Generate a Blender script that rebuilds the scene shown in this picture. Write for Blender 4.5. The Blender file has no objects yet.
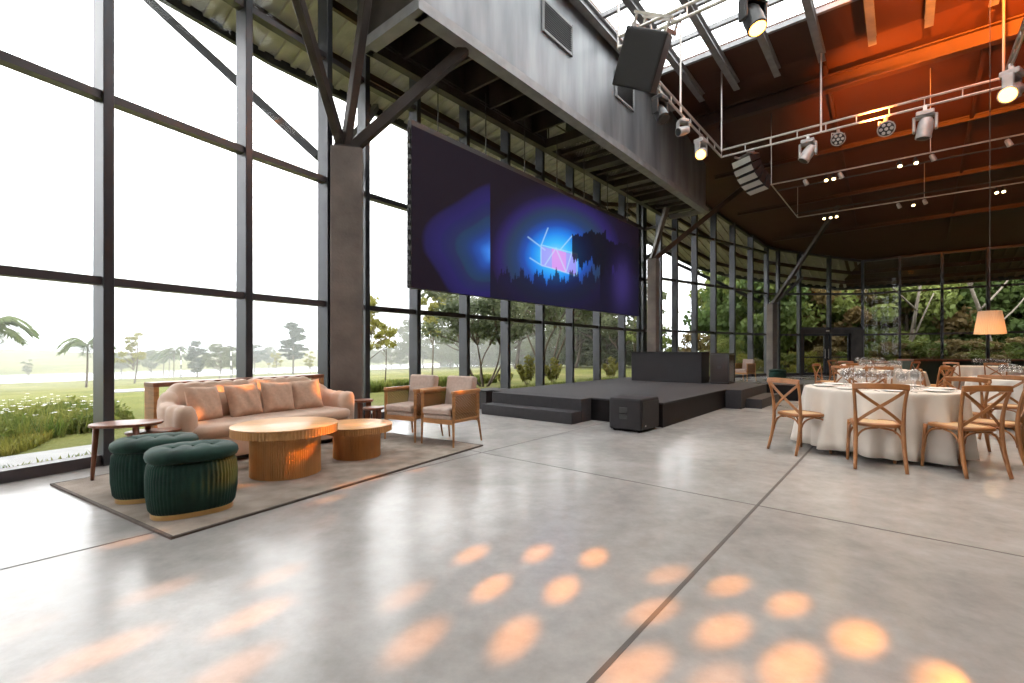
import bpy, bmesh, math, random
from mathutils import Vector, Matrix, Euler
random.seed(7)
SC = bpy.context.scene
COL = SC.collection
F, HY, H0 = 470.0, 350.0, 1.2          # focal length in pixels, horizon row, eye height
PI = math.pi
UX, UY = 0.640, 0.768                   # long axis of the hall
VX, VY = 0.768, -0.640                  # across the hall
def SQ(s, q, z=0.0): return Vector((UX*s+VX*q, UY*s+VY*q, z))
def to_sq(x, y): return UX*x+UY*y, VX*x+VY*y
def flo(px, py, z=0.0):
    Y = (H0-z)*F/(py-HY); return Vector(((px-512)/F*Y, Y, z))
def atY(px, Y, z=0.0): return Vector(((px-512)/F*Y, Y, z))

# ------------------------------------------------------------------ mesh builder
class MB:
    def __init__(self): self.v=[]; self.f=[]; self.uv=None
    def add(self, vs, fs):
        b=len(self.v); self.v += [tuple(x) for x in vs]; self.f += [tuple(i+b for i in f) for f in fs]; return self
    def box(self, c, s, M=None):
        x,y,z=s[0]/2,s[1]/2,s[2]/2
        vs=[Vector((a*x,b*y,d*z)) for a in(-1,1) for b in(-1,1) for d in(-1,1)]
        if M is not None: vs=[M@p for p in vs]
        vs=[p+Vector(c) for p in vs]
        return self.add(vs,[(0,1,3,2),(4,6,7,5),(0,4,5,1),(2,3,7,6),(0,2,6,4),(1,5,7,3)])
    def beam(self, p0, p1, w, h, up=(0,0,1)):
        p0=Vector(p0); p1=Vector(p1); d=(p1-p0); L=d.length; d.normalize()
        up=Vector(up)
        if abs(d.dot(up))>.98: up=Vector((1,0,0)) if abs(d.x)<.9 else Vector((0,1,0))
        r=d.cross(up).normalized(); u=r.cross(d).normalized()
        vs=[]
        for p in(p0,p1):
            for a,b in((-1,-1),(1,-1),(1,1),(-1,1)): vs.append(p+r*(a*w/2)+u*(b*h/2))
        return self.add(vs,[(0,3,2,1),(4,5,6,7),(0,1,5,4),(1,2,6,5),(2,3,7,6),(3,0,4,7)])
    def ibeam(self, p0, p1, w, h, t=.025, up=(0,0,1)):
        p0=Vector(p0);p1=Vector(p1);z=Vector((0,0,1))
        self.beam(p0+z*(h/2-t/2),p1+z*(h/2-t/2),w,t); self.beam(p0-z*(h/2-t/2),p1-z*(h/2-t/2),w,t)
        return self.beam(p0,p1,t,h-2*t)
    def tube(self, pts, r, n=8, closed=False):
        pts=[Vector(p) for p in pts]; m=len(pts)
        rs=r if isinstance(r,(list,tuple)) else [r]*m
        vs=[]; prev=None
        for i,p in enumerate(pts):
            if closed: d=pts[(i+1)%m]-pts[i-1]
            else: d=pts[min(i+1,m-1)]-pts[max(i-1,0)]
            if d.length<1e-9: d=Vector((0,0,1))
            d.normalize()
            if prev is None:
                a=Vector((0,0,1)) if abs(d.z)<.9 else Vector((1,0,0))
                r1=d.cross(a).normalized()
            else:
                r1=prev-d*prev.dot(d)
                r1=r1.normalized() if r1.length>1e-6 else d.orthogonal().normalized()
            prev=r1; r2=d.cross(r1)
            for k in range(n):
                a=2*PI*k/n; vs.append(p+(r1*math.cos(a)+r2*math.sin(a))*rs[i])
        fs=[]
        for i in range(m if closed else m-1):
            j=(i+1)%m
            for k in range(n): fs.append((i*n+k,i*n+(k+1)%n,j*n+(k+1)%n,j*n+k))
        if not closed: fs+= [tuple(reversed(range(n))), tuple((m-1)*n+k for k in range(n))]
        return self.add(vs,fs)
    def ribbon(self, pts, w, h, side):
        """bar of width w (along side vector) and thickness h following pts"""
        pts=[Vector(p) for p in pts]; m=len(pts); vs=[]
        S=side
        for i,p in enumerate(pts):
            d=(pts[min(i+1,m-1)]-pts[max(i-1,0)]).normalized()
            s=Vector(S[i]) if isinstance(S,list) else Vector(S)
            s=(s-d*s.dot(d)).normalized(); n=d.cross(s)
            for a,b in((-1,-1),(1,-1),(1,1),(-1,1)): vs.append(p+s*(a*w/2)+n*(b*h/2))
        fs=[(0,3,2,1),tuple((m-1)*4+k for k in range(4))]
        for i in range(m-1):
            for k in range(4): fs.append((i*4+k,i*4+(k+1)%4,i*4+4+(k+1)%4,i*4+4+k))
        return self.add(vs,fs)
    def loft(self, rings, cap=True):
        n=len(rings[0]); vs=[p for r in rings for p in r]; fs=[]
        for i in range(len(rings)-1):
            for k in range(n): fs.append((i*n+k,i*n+(k+1)%n,i*n+n+(k+1)%n,i*n+n+k))
        if cap: fs += [tuple(reversed(range(n))), tuple((len(rings)-1)*n+k for k in range(n))]
        return self.add(vs,fs)
    def lathe(self, prof, n=24, c=(0,0,0), M=None, cap=True):
        c=Vector(c); rings=[]
        for r,z in prof:
            ring=[Vector((r*math.cos(2*PI*k/n),r*math.sin(2*PI*k/n),z)) for k in range(n)]
            if M is not None: ring=[M@p for p in ring]
            rings.append([p+c for p in ring])
        return self.loft(rings,cap)
    def prism(self, poly, z0, z1):
        n=len(poly)
        return self.loft([[Vector((p[0],p[1],z0)) for p in poly],[Vector((p[0],p[1],z1)) for p in poly]])
    def quad(self,a,b,c,d): return self.add([a,b,c,d],[(0,1,2,3)])
    def build(self, name, mat, parent=None, bevel=0, seg=2, smooth=False, sub=0, solid=0):
        me=bpy.data.meshes.new(name); me.from_pydata(self.v,[],self.f); me.update()
        bm=bmesh.new(); bm.from_mesh(me)
        bmesh.ops.recalc_face_normals(bm,faces=bm.faces); bm.to_mesh(me); bm.free()
        me.materials.append(mat)
        if smooth:
            me.polygons.foreach_set('use_smooth',[True]*len(me.polygons))
        o=bpy.data.objects.new(name,me); COL.objects.link(o)
        if parent is not None: o.parent=parent
        if solid:
            m=o.modifiers.new('solid','SOLIDIFY'); m.thickness=solid; m.offset=0
        if bevel:
            m=o.modifiers.new('bev','BEVEL'); m.width=bevel; m.segments=seg; m.limit_method='ANGLE'; m.angle_limit=.6
        if sub:
            m=o.modifiers.new('sub','SUBSURF'); m.levels=sub; m.render_levels=sub
        return o
def smooth_by_angle(o, ang=40):
    me=o.data
    me.polygons.foreach_set('use_smooth',[True]*len(me.polygons))
    bm=bmesh.new(); bm.from_mesh(me)
    for e in bm.edges:
        if len(e.link_faces)==2 and e.calc_face_angle(0)>math.radians(ang): e.smooth=False
    bm.to_mesh(me); bm.free(); return o

def tag(o, label=None, cat=None, group=None, kind=None):
    if label: o['label']=label
    if cat: o['category']=cat
    if group: o['group']=group
    if kind: o['kind']=kind
    return o
def thing(name, label, cat, loc=(0,0,0), rz=0, group=None, kind=None):
    o=bpy.data.objects.new(name,None); COL.objects.link(o); o.location=loc; o.rotation_euler=(0,0,rz); o.empty_display_size=.1
    return tag(o,label,cat,group,kind)
def dup(root, loc, rz, label=None, group=None, scale=None):
    r=root.copy(); COL.objects.link(r); r.location=loc; r.rotation_euler=(root.rotation_euler[0],root.rotation_euler[1],rz)
    if scale is not None: r.scale=scale if not isinstance(scale,(int,float)) else (scale,)*3
    if label: r['label']=label
    if group: r['group']=group
    elif 'group' in r: del r['group']
    for ch in list(root.children):
        c=ch.copy(); COL.objects.link(c); c.parent=r
        for g in list(ch.children):
            d=g.copy(); COL.objects.link(d); d.parent=c
    return r
def face(dx,dy): return math.atan2(-dx,dy)      # rotation that turns local +Y to (dx,dy)

# ------------------------------------------------------------------ materials
def new_mat(name):
    m=bpy.data.materials.new(name); m.use_nodes=True
    nt=m.node_tree; return m,nt,nt.nodes,nt.links,nt.nodes['Principled BSDF']
def mat(name, col, rough=.5, metal=0, var=0, scale=8, bump=0, bscale=60, stretch=None, col2=None, emis=None, estr=0, sheen=0, spec=None):
    m,nt,N,L,b=new_mat(name)
    b.inputs['Base Color'].default_value=(*col,1); b.inputs['Roughness'].default_value=rough; b.inputs['Metallic'].default_value=metal
    if spec is not None: b.inputs['Specular IOR Level'].default_value=spec
    if sheen: b.inputs['Sheen Weight'].default_value=sheen
    tc=N.new('ShaderNodeTexCoord'); mp=N.new('ShaderNodeMapping'); L.new(tc.outputs['Object'],mp.inputs['Vector'])
    if stretch: mp.inputs['Scale'].default_value=stretch
    if var or col2:
        n=N.new('ShaderNodeTexNoise'); n.inputs['Scale'].default_value=scale; n.inputs['Detail'].default_value=6
        L.new(mp.outputs[0],n.inputs['Vector'])
        r=N.new('ShaderNodeValToRGB'); r.color_ramp.elements[0].position=.32; r.color_ramp.elements[1].position=.68
        c2=col2 or tuple(min(1,c*(1+var)) for c in col); c1=col if col2 else tuple(c*(1-var) for c in col)
        r.color_ramp.elements[0].color=(*c1,1); r.color_ramp.elements[1].color=(*c2,1)
        L.new(n.outputs['Fac'],r.inputs['Fac']); L.new(r.outputs[0],b.inputs['Base Color'])
    if bump:
        n2=N.new('ShaderNodeTexNoise'); n2.inputs['Scale'].default_value=bscale; n2.inputs['Detail'].default_value=4
        L.new(mp.outputs[0],n2.inputs['Vector'])
        bp=N.new('ShaderNodeBump'); bp.inputs['Strength'].default_value=bump; bp.inputs['Distance'].default_value=.02
        L.new(n2.outputs['Fac'],bp.inputs['Height']); L.new(bp.outputs[0],b.inputs['Normal'])
    if emis: b.inputs['Emission Color'].default_value=(*emis,1); b.inputs['Emission Strength'].default_value=estr
    return m
def leaf_mat(name, c1, c2, scale=1.2, trans=.35):
    m,nt,N,L,b=new_mat(name)
    b.inputs['Roughness'].default_value=.6; b.inputs['Specular IOR Level'].default_value=.25
    tc=N.new('ShaderNodeTexCoord'); n=N.new('ShaderNodeTexNoise'); n.inputs['Scale'].default_value=scale; n.inputs['Detail'].default_value=5
    L.new(tc.outputs['Object'],n.inputs['Vector'])
    r=N.new('ShaderNodeValToRGB'); r.color_ramp.elements[0].position=.35; r.color_ramp.elements[1].position=.65
    r.color_ramp.elements[0].color=(*c1,1); r.color_ramp.elements[1].color=(*c2,1)
    L.new(n.outputs['Fac'],r.inputs['Fac']); L.new(r.outputs[0],b.inputs['Base Color'])
    t=N.new('ShaderNodeBsdfTranslucent'); L.new(r.outputs[0],t.inputs['Color'])
    mx=N.new('ShaderNodeMixShader'); mx.inputs[0].default_value=trans
    L.new(b.outputs[0],mx.inputs[1]); L.new(t.outputs[0],mx.inputs[2]); L.new(mx.outputs[0],N['Material Output'].inputs['Surface'])
    return m
def glass_mat(name, tint=(1,1,1), ior=1.45, rough=0.0):
    m,nt,N,L,b=new_mat(name); N.remove(b)
    t=N.new('ShaderNodeBsdfTransparent'); t.inputs[0].default_value=(*tint,1)
    g=N.new('ShaderNodeBsdfGlossy'); g.inputs['Roughness'].default_value=rough; g.inputs['Color'].default_value=(1,1,1,1)
    lw=N.new('ShaderNodeLayerWeight'); lw.inputs['Blend'].default_value=.5
    pw=N.new('ShaderNodeMath'); pw.operation='POWER'; pw.inputs[1].default_value=5; L.new(lw.outputs['Facing'],pw.inputs[0])
    fr=N.new('ShaderNodeMapRange'); f0=((ior-1)/(ior+1))**2; fr.inputs[3].default_value=f0; fr.inputs[4].default_value=.75; L.new(pw.outputs[0],fr.inputs[0])
    mx=N.new('ShaderNodeMixShader'); L.new(fr.outputs[0],mx.inputs[0]); L.new(t.outputs[0],mx.inputs[1]); L.new(g.outputs[0],mx.inputs[2])
    L.new(mx.outputs[0],N['Material Output'].inputs['Surface']); return m
def grid_alpha_mat(name, col, rough, freq, axes, hole=.5, rot=0):
    """woven / perforated sheet: a solid with square see-through holes"""
    m,nt,N,L,b=new_mat(name)
    b.inputs['Base Color'].default_value=(*col,1); b.inputs['Roughness'].default_value=rough
    tc=N.new('ShaderNodeTexCoord'); mp=N.new('ShaderNodeMapping'); mp.inputs['Rotation'].default_value=(rot,0,0) if axes=='YZ' else (0,0,rot)
    L.new(tc.outputs['Object'],mp.inputs['Vector'])
    sp=N.new('ShaderNodeSeparateXYZ'); L.new(mp.outputs[0],sp.inputs[0])
    outs=[]
    for a in axes:
        mu=N.new('ShaderNodeMath'); mu.operation='MULTIPLY'; mu.inputs[1].default_value=freq; L.new(sp.outputs[a],mu.inputs[0])
        fr=N.new('ShaderNodeMath'); fr.operation='FRACT'; L.new(mu.outputs[0],fr.inputs[0])
        gt=N.new('ShaderNodeMath'); gt.operation='GREATER_THAN'; gt.inputs[1].default_value=1-hole; L.new(fr.outputs[0],gt.inputs[0]); outs.append(gt)
    ml=N.new('ShaderNodeMath'); ml.operation='MULTIPLY'; L.new(outs[0].outputs[0],ml.inputs[0]); L.new(outs[1].outputs[0],ml.inputs[1])
    t=N.new('ShaderNodeBsdfTransparent'); mx=N.new('ShaderNodeMixShader'); L.new(ml.outputs[0],mx.inputs[0]); L.new(b.outputs[0],mx.inputs[1]); L.new(t.outputs[0],mx.inputs[2])
    L.new(mx.outputs[0],N['Material Output'].inputs['Surface']); return m

M={}
M['steel']=mat('dark_steel',(.028,.026,.030),.38,0,.15,5)
M['alu']=mat('mullion_aluminium',(.055,.056,.063),.34,.45,.08,3)
M['rail']=mat('transom_aluminium',(.055,.045,.048),.4,.1)
M['rust']=mat('brown_steel',(.055,.042,.036),.45,.2,.3,3)
M['concrete']=mat('column_concrete',(.17,.14,.122),.75,0,.28,2.2,.25,25)
M['bulk']=mat('bulkhead_plate',(.15,.155,.17),.42,.35,.38,2.0,.06,8,stretch=(1,1,.16),col2=(.33,.34,.36))
M['flange']=mat('grey_flange',(.27,.265,.27),.5,.2,.15,4)
M['roofdark']=mat('roof_boards',(.062,.019,.008),.6,0,.12,.7,.08,3)
M['deck']=mat('ribbed_deck',(.46,.425,.44),.55,.15,.12,3)
M['beambrown']=mat('brown_beam',(.05,.017,.008),.6,0,.15,3)
M['glass']=glass_mat('window_glass',(.985,.99,.99),1.17)
M['skyglass']=glass_mat('skylight_glass',(.95,.97,.97),1.4)
M['wood']=mat('oak_wood',(.43,.20,.075),.42,0,.22,6,.05,60,stretch=(1,1,6))
M['woodtop']=mat('table_wood',(.62,.33,.13),.33,0,.16,5,.03,40,stretch=(1,5,1))
M['slat']=mat('slat_wood',(.58,.29,.10),.45,0,.16,9,.05,60,stretch=(1,1,.3))
M['walnut']=mat('walnut_wood',(.21,.075,.038),.32,0,.3,6,stretch=(5,1,1))
M['chairwood']=mat('bentwood',(.31,.125,.04),.4,0,.22,7,.04,50)
M['chairlit']=mat('bentwood_orange_lit',(.30,.10,.03),.4,0,.2,7)  # chair wood again, with the orange light on far chairs put into its colour
M['rattan']=mat('rattan_seat',(.56,.37,.19),.6,0,.15,60,.2,160)
M['sofa']=mat('blush_velvet',(.56,.375,.27),.75,0,.07,6,.05,90,sheen=.4)
M['cushion']=mat('blush_linen',(.55,.36,.26),.85,0,.08,25,.12,220)
M['fabric']=mat('taupe_fabric',(.45,.34,.285),.85,0,.07,30,.12,220)
M['velvet']=mat('green_velvet',(.009,.036,.026),.7,0,.35,7,.05,60,sheen=.05,spec=.25)
M['gold']=mat('gold_band',(.66,.42,.17),.28,.8,.08)
M['rugm']=mat('rug_pile',(.23,.185,.15),.95,0,.3,5,.5,180,col2=(.40,.33,.27))
M['black']=mat('black_paint',(.013,.010,.010),.5,0,.1,6,.05,120)
M['stagetop']=mat('stage_carpet',(.030,.027,.030),.85,0,.12,20,.1,200)
M['stageside']=mat('stage_skirt',(.008,.0055,.006),.6,0,.2,5,spec=.25)
M['boxgrey']=mat('dj_box',(.022,.019,.021),.6,0,.1,3,spec=.3)
M['boxgloss']=mat('gloss_box',(.025,.016,.014),.16,0,.1,3)
M['speaker']=mat('speaker_grille',(.016,.013,.014),.55,0,.15,140,.3,300)
M['greygrille']=mat('grey_grille',(.5,.48,.46),.5,.2)
M['cloth']=mat('white_tablecloth',(.66,.59,.52),.8,0,.03,6,.04,150)
M['china']=mat('white_china',(.85,.83,.8),.2)
M['napkin']=mat('napkin',(.82,.76,.70),.85,0,.04,30)
M['cutlery']=mat('cutlery',(.7,.68,.65),.2,1)
M['clear']=glass_mat('wine_glass',(.93,.93,.93),1.6,.02)
M['chrome']=mat('pipe_metal',(.55,.50,.47),.35,.75)
M['lamp']=mat('moving_head_grey',(.42,.39,.38),.4,.2,.1,8)
M['lampdark']=mat('moving_head_black',(.03,.027,.027),.4)
M['lensamber']=mat('amber_lens',(1,.5,.15),.2,emis=(1,.38,.06),estr=14)
M['lenswhite']=mat('par_lens',(.6,.58,.55),.2,.3)
M['lenswarm']=mat('warm_lens',(1,.8,.5),.2,emis=(1,.68,.32),estr=14)
M['shade']=None
M['green']=mat('green_panel',(.028,.038,.022),.5,0,.2,4)
M['path']=mat('path_concrete',(.30,.30,.295),.85,0,.1,4)
M['bark']=mat('tree_bark',(.10,.075,.055),.9,0,.35,8,.4,30)
M['barkpale']=mat('pale_bark',(.15,.125,.095),.85,0,.25,6,.3,30)
M['bush']=leaf_mat('bush_leaf',(.10,.15,.03),(.27,.27,.07),2.5)
M['lea1']=leaf_mat('leaf_dark',(.045,.085,.02),(.125,.165,.045),.9)
M['lea2']=leaf_mat('leaf_mid',(.09,.135,.03),(.25,.26,.07),.8)
M['lea3']=leaf_mat('leaf_yellow',(.17,.18,.03),(.32,.28,.07),.8)
M['lea4']=leaf_mat('leaf_brownish',(.13,.085,.03),(.24,.19,.075),.6)
M['lea5']=leaf_mat('leaf_grey',(.09,.115,.06),(.17,.18,.095),.9)
M['pine']=leaf_mat('pine_needle',(.016,.04,.024),(.045,.075,.04),1.1)
M['palm']=leaf_mat('palm_leaf',(.05,.09,.03),(.13,.16,.05),1.1)
M['flower']=mat('white_petal',(.85,.83,.8),.7)
M['water']=mat('lake_water',(.30,.34,.36),.08,0,.05,.05)
M['hill']=mat('far_hill',(.06,.09,.06),.95,0,.4,.08)
M['postblack']=mat('goal_black',(.02,.02,.02),.5)
M['postwhite']=mat('goal_white',(.75,.75,.72),.5)
M['cane']=grid_alpha_mat('cane_weave',(.27,.13,.045),.55,34,'YZ',.55,.6)
M['grating']=grid_alpha_mat('walkway_grating',(.10,.085,.078),.5,14,'XY',.62)
M['hanger']=mat('cable_dark',(.05,.045,.045),.5)
def shade_mat():
    m,nt,N,L,b=new_mat('pleated_shade'); b.inputs['Base Color'].default_value=(.74,.58,.42,1); b.inputs['Roughness'].default_value=.8
    t=N.new('ShaderNodeBsdfTranslucent'); t.inputs['Color'].default_value=(.78,.60,.42,1)
    mx=N.new('ShaderNodeMixShader'); mx.inputs[0].default_value=.5; L.new(b.outputs[0],mx.inputs[1]); L.new(t.outputs[0],mx.inputs[2]); L.new(mx.outputs[0],N['Material Output'].inputs['Surface']); return m
M['shade']=shade_mat()
def floor_mat():
    m,nt,N,L,b=new_mat('polished_concrete')
    tc=N.new('ShaderNodeTexCoord')
    n1=N.new('ShaderNodeTexNoise'); n1.inputs['Scale'].default_value=.55; n1.inputs['Detail'].default_value=9; n1.inputs['Roughness'].default_value=.62; n1.inputs['Distortion'].default_value=.6
    n2=N.new('ShaderNodeTexNoise'); n2.inputs['Scale'].default_value=6; n2.inputs['Detail'].default_value=7; n2.inputs['Roughness'].default_value=.7
    for n in(n1,n2): L.new(tc.outputs['Object'],n.inputs['Vector'])
    r=N.new('ShaderNodeValToRGB'); e=r.color_ramp.elements
    e[0].position=.30; e[0].color=(.27,.25,.235,1); e[1].position=.72; e[1].color=(.46,.43,.405,1)
    L.new(n1.outputs['Fac'],r.inputs['Fac'])
    r2=N.new('ShaderNodeValToRGB'); r2.color_ramp.elements[0].position=.3; r2.color_ramp.elements[0].color=(.84,.84,.84,1); r2.color_ramp.elements[1].position=.7; r2.color_ramp.elements[1].color=(1.1,1.1,1.1,1)
    L.new(n2.outputs['Fac'],r2.inputs['Fac'])
    mx=N.new('ShaderNodeMix'); mx.data_type='RGBA'; mx.blend_type='MULTIPLY'; mx.inputs[0].default_value=1
    L.new(r.outputs[0],mx.inputs[6]); L.new(r2.outputs[0],mx.inputs[7]); L.new(mx.outputs[2],b.inputs['Base Color'])
    rr=N.new('ShaderNodeMapRange'); rr.inputs[3].default_value=.15; rr.inputs[4].default_value=.30
    L.new(n1.outputs['Fac'],rr.inputs[0]); L.new(rr.outputs[0],b.inputs['Roughness'])
    b.inputs['Specular IOR Level'].default_value=.5
    bp=N.new('ShaderNodeBump'); bp.inputs['Strength'].default_value=.05; bp.inputs['Distance'].default_value=.01
    L.new(n2.outputs['Fac'],bp.inputs['Height']); L.new(bp.outputs[0],b.inputs['Normal'])
    return m
M['floor']=floor_mat()
M['joint']=mat('floor_joint',(.10,.085,.075),.8)
def lawn_mat():
    m,nt,N,L,b=new_mat('lawn_grass'); b.inputs['Roughness'].default_value=.9; b.inputs['Specular IOR Level'].default_value=.1
    tc=N.new('ShaderNodeTexCoord'); n=N.new('ShaderNodeTexNoise'); n.inputs['Scale'].default_value=.22; n.inputs['Detail'].default_value=9; n.inputs['Roughness'].default_value=.65
    L.new(tc.outputs['Object'],n.inputs['Vector'])
    r=N.new('ShaderNodeValToRGB'); e=r.color_ramp.elements
    e[0].position=.33; e[0].color=(.075,.088,.020,1); e[1].position=.70; e[1].color=(.22,.185,.085,1)
    k=e.new(.5); k.color=(.125,.13,.034,1)
    L.new(n.outputs['Fac'],r.inputs['Fac']); L.new(r.outputs[0],b.inputs['Base Color'])
    n2=N.new('ShaderNodeTexNoise'); n2.inputs['Scale'].default_value=9; L.new(tc.outputs['Object'],n2.inputs['Vector'])
    bp=N.new('ShaderNodeBump'); bp.inputs['Strength'].default_value=.6; bp.inputs['Distance'].default_value=.1; L.new(n2.outputs['Fac'],bp.inputs['Height']); L.new(bp.outputs[0],b.inputs['Normal'])
    return m
M['lawn']=lawn_mat()

# ------------------------------------------------------------------ roof heights and wall line
Q0=-5.33
def zside(q): return 8.44-.24*(Q0-q)
def zp1(s): return 8.84-.03*s
def zp2(s): return 8.43-.21*(s-13.6)
def zroof(x,y):
    s,q=to_sq(x,y)
    return min(zp1(s) if q>Q0 else zside(q), zp2(s))
def hit(p,d,px):
    """where the line p+t*d (plan) meets the sight line of column px"""
    k=(px-512)/F
    t=(k*p[1]-p[0])/(d[0]-k*d[1]); return (p[0]+t*d[0],p[1]+t*d[1])
lineB=((-2.54,8.05),(.610,.792)); lineC=((5.05,17.1),(.810,.587)); lineD=((12.3,22.25),(1,.01)); lineE=((16.6,22.15),(.771,-.637))
W=[(-9.2,-6.5),(-8.2,-3.8),(-7.3,-1.6),(-6.55,.3),(-5.9,1.9),(-5.05,3.45),(-4.30,4.95),(-3.58,6.29),(-2.93,7.37)]
iA=len(W)-1
W+=[(-2.54,8.05)]+[hit(*lineB,px) for px in(415,464.5,505.5,540,570,597,622,644)]
iB=len(W)-1
W+=[hit(*lineC,px) for px in(659,675,694.5,713.5,732.5,750.5,766.5)]
iC=len(W)-1
W+=[hit(*lineD,px) for px in(778,799)]
iDoor=len(W)-1
W+=[hit(*lineD,px) for px in(829,)]+[(16.6,22.25)]
iD=len(W)-1
W+=[hit(*lineE,px) for px in(899.8,942,987.7)]
for k in range(1,5):
    a=W[-1]; W.append((a[0]+.771*1.42,a[1]-.637*1.42))
W+=[(25.6,11.8),(26.2,8.0),(26.2,3.0),(25.8,-2.0),(25,-6.5)]
nW=len(W)
def wnormal(i):
    a=Vector(W[max(i-1,0)]); b=Vector(W[min(i+1,nW-1)]); d=(b-a).normalized(); return Vector((-d.y,d.x))   # outward
EOFF=[]
for i in range(nW):
    e=3.0 if i<=iB else min(4.0,3.0+(i-iB)*.3)
    EOFF.append(tuple(Vector(W[i])+wnormal(i)*e))
EOFF.append
SKY=6.5; EXPO=0.0
# ================================================================== SHELL
def struct(o): o['kind']='structure'; return o
# floor slab
fl=MB(); poly=[tuple(Vector(p)+.16*Vector((*wnormal(i),)).to_2d()) for i,p in enumerate(W)]
fl.prism(poly,-.25,0.0)
floor=struct(fl.build('floor',M['floor']))
jm=MB()
for q in(-6.69,-3.79,-.868,2.05,4.97,7.9,10.8):
    s0,s1=(-6,8.6) if q<-5 else ((-6,20) if q<-3 else (-6,27))
    jm.beam(SQ(s0,q,.0),SQ(s1,q,.0),.014 if abs(q+.868)>.1 else .022,.003)
for s in(-2,4.0,10.0,16.0,22.0):
    jm.beam(SQ(s,-6.6 if s<8 else -7.0,.0),SQ(s,12,.0),.012,.003)
jo=struct(jm.build('floor_joint',M['joint'])); jo.parent=floor

# ceiling and eaves ---------------------------------------------------
def roof_mesh(name, poly_faces, hole, matfn, thick=.16):
    bm=bmesh.new()
    for poly in poly_faces:
        vs=[bm.verts.new((p[0],p[1],0)) for p in poly]; bm.faces.new(vs)
    bmesh.ops.triangulate(bm,faces=bm.faces[:])
    def cut(p,n):
        bmesh.ops.bisect_plane(bm,geom=bm.verts[:]+bm.edges[:]+bm.faces[:],plane_co=p,plane_no=n,dist=1e-5)
    u=Vector((UX,UY,0)); v=Vector((VX,VY,0))
    cut(SQ(0,Q0),v); cut(SQ(13.6,0),u)
    # hip: .24 q + .21 s = const
    c=8.43+.21*13.6-8.44+.24*Q0
    cut(SQ(0,c/.24),(u*.21+v*.24).normalized())
    if hole:
        s0,s1,q0,q1=hole
        cut(SQ(s0,0),u);cut(SQ(s1,0),u);cut(SQ(0,q0),v);cut(SQ(0,q1),v)
        dl=[]
        for f in bm.faces:
            s,q=to_sq(*f.calc_center_median().xy)
            if s0<s<s1 and q0<q<q1: dl.append(f)
        bmesh.ops.delete(bm,geom=dl,context='FACES')
    for f in bm.faces:
        s,q=to_sq(*f.calc_center_median().xy); f.material_index=matfn(s,q)
    for w in bm.verts: w.co.z=zroof(w.co.x,w.co.y)
    for f in bm.faces:
        f.normal_update()
        if f.normal.z<0: f.normal_flip()
    me=bpy.data.meshes.new(name); bm.to_mesh(me); bm.free()
    me.materials.append(M['roofdark']); me.materials.append(M['deck'])
    o=bpy.data.objects.new(name,me); COL.objects.link(o)
    m=o.modifiers.new('t','SOLIDIFY'); m.thickness=thick; m.offset=1
    return struct(o)
HOLE=(1.0,12.05,-5.17,2.4)
ceiling=roof_mesh('ceiling',[W],HOLE,lambda s,q: 1 if (q<Q0 and zside(q)<=zp2(s)+.02) else 0)
eave=roof_mesh('ceiling_eave',[[W[i],EOFF[i],EOFF[i+1],W[i+1]] for i in range(nW-1)],None,lambda s,q:1 if q<-2.2 else 0)
eb=MB()
for i in range(2,nW-4):
    a,b=EOFF[i],EOFF[i+1]; za,zb=zroof(*a),zroof(*b)
    eb.beam((*a,za-.03),(*b,zb-.03),.10,.30)
struct(eb.build('trim_eave',M['steel']))
EOS=[to_sq(*p) for p in EOFF]; WOS=[to_sq(*p) for p in W]
def cross_s(poly,s,lo=True):
    r=[]
    for i in range(len(poly)-1):
        a,b=poly[i],poly[i+1]
        if (a[0]-s)*(b[0]-s)<=0 and abs(a[0]-b[0])>1e-6: r.append(a[1]+(b[1]-a[1])*(s-a[0])/(b[0]-a[0]))
    return min(r) if r else None
def cross_q(poly,q):
    r=[]
    for i in range(len(poly)-1):
        a,b=poly[i],poly[i+1]
        if (a[1]-q)*(b[1]-q)<=0 and abs(a[1]-b[1])>1e-6: r.append(a[0]+(b[0]-a[0])*(q-a[1])/(b[1]-a[1]))
    return max(r) if r else None
rb=MB()
s=-7.5
while s<26:
    qe=cross_s(EOS,s)
    if qe is not None:
        qt=Q0-.06
        if zp2(s)<8.44: qt=min(qt,Q0-(8.44-zp2(s))/.24-.05)
        if qt>qe+.1:
            rb.beam(SQ(s,qt,zside(qt)-.03),SQ(s,qe+.05,zside(qe+.05)-.03),.12,.06)
    s+=.34
rb2=MB()
q=-13.0
while q<9:
    se=cross_q(EOS,q); sw=cross_q(WOS,q)
    if se is not None:
        lo=sw+.05 if sw is not None else se-6
        if q<Q0: lo=max(lo,13.6+(8.43-zside(q))/.21+.05)
        if se-.05>lo: (rb if q<-2.2 else rb2).beam(SQ(lo,q,zp2(lo)-.03),SQ(se-.05,q,zp2(se-.05)-.03),.12,.06)
    q+=.34
r_=struct(rb.build('deck_rib',M['deck'])); r_.parent=eave
r2_=struct(rb2.build('deck_rib',M['roofdark'])); r2_.parent=eave
# purlins under the outer eave deck
pr=MB()
for k in(.35,.7):
    for i in range(3,nW-5):
        a=Vector(W[i]).lerp(Vector(EOFF[i]),k); b=Vector(W[i+1]).lerp(Vector(EOFF[i+1]),k)
        pr.beam((*a,zroof(*a)-.14),(*b,zroof(*b)-.14),.08,.16)
p_=struct(pr.build('eave_purlin',M['beambrown'])); p_.parent=eave

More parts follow.
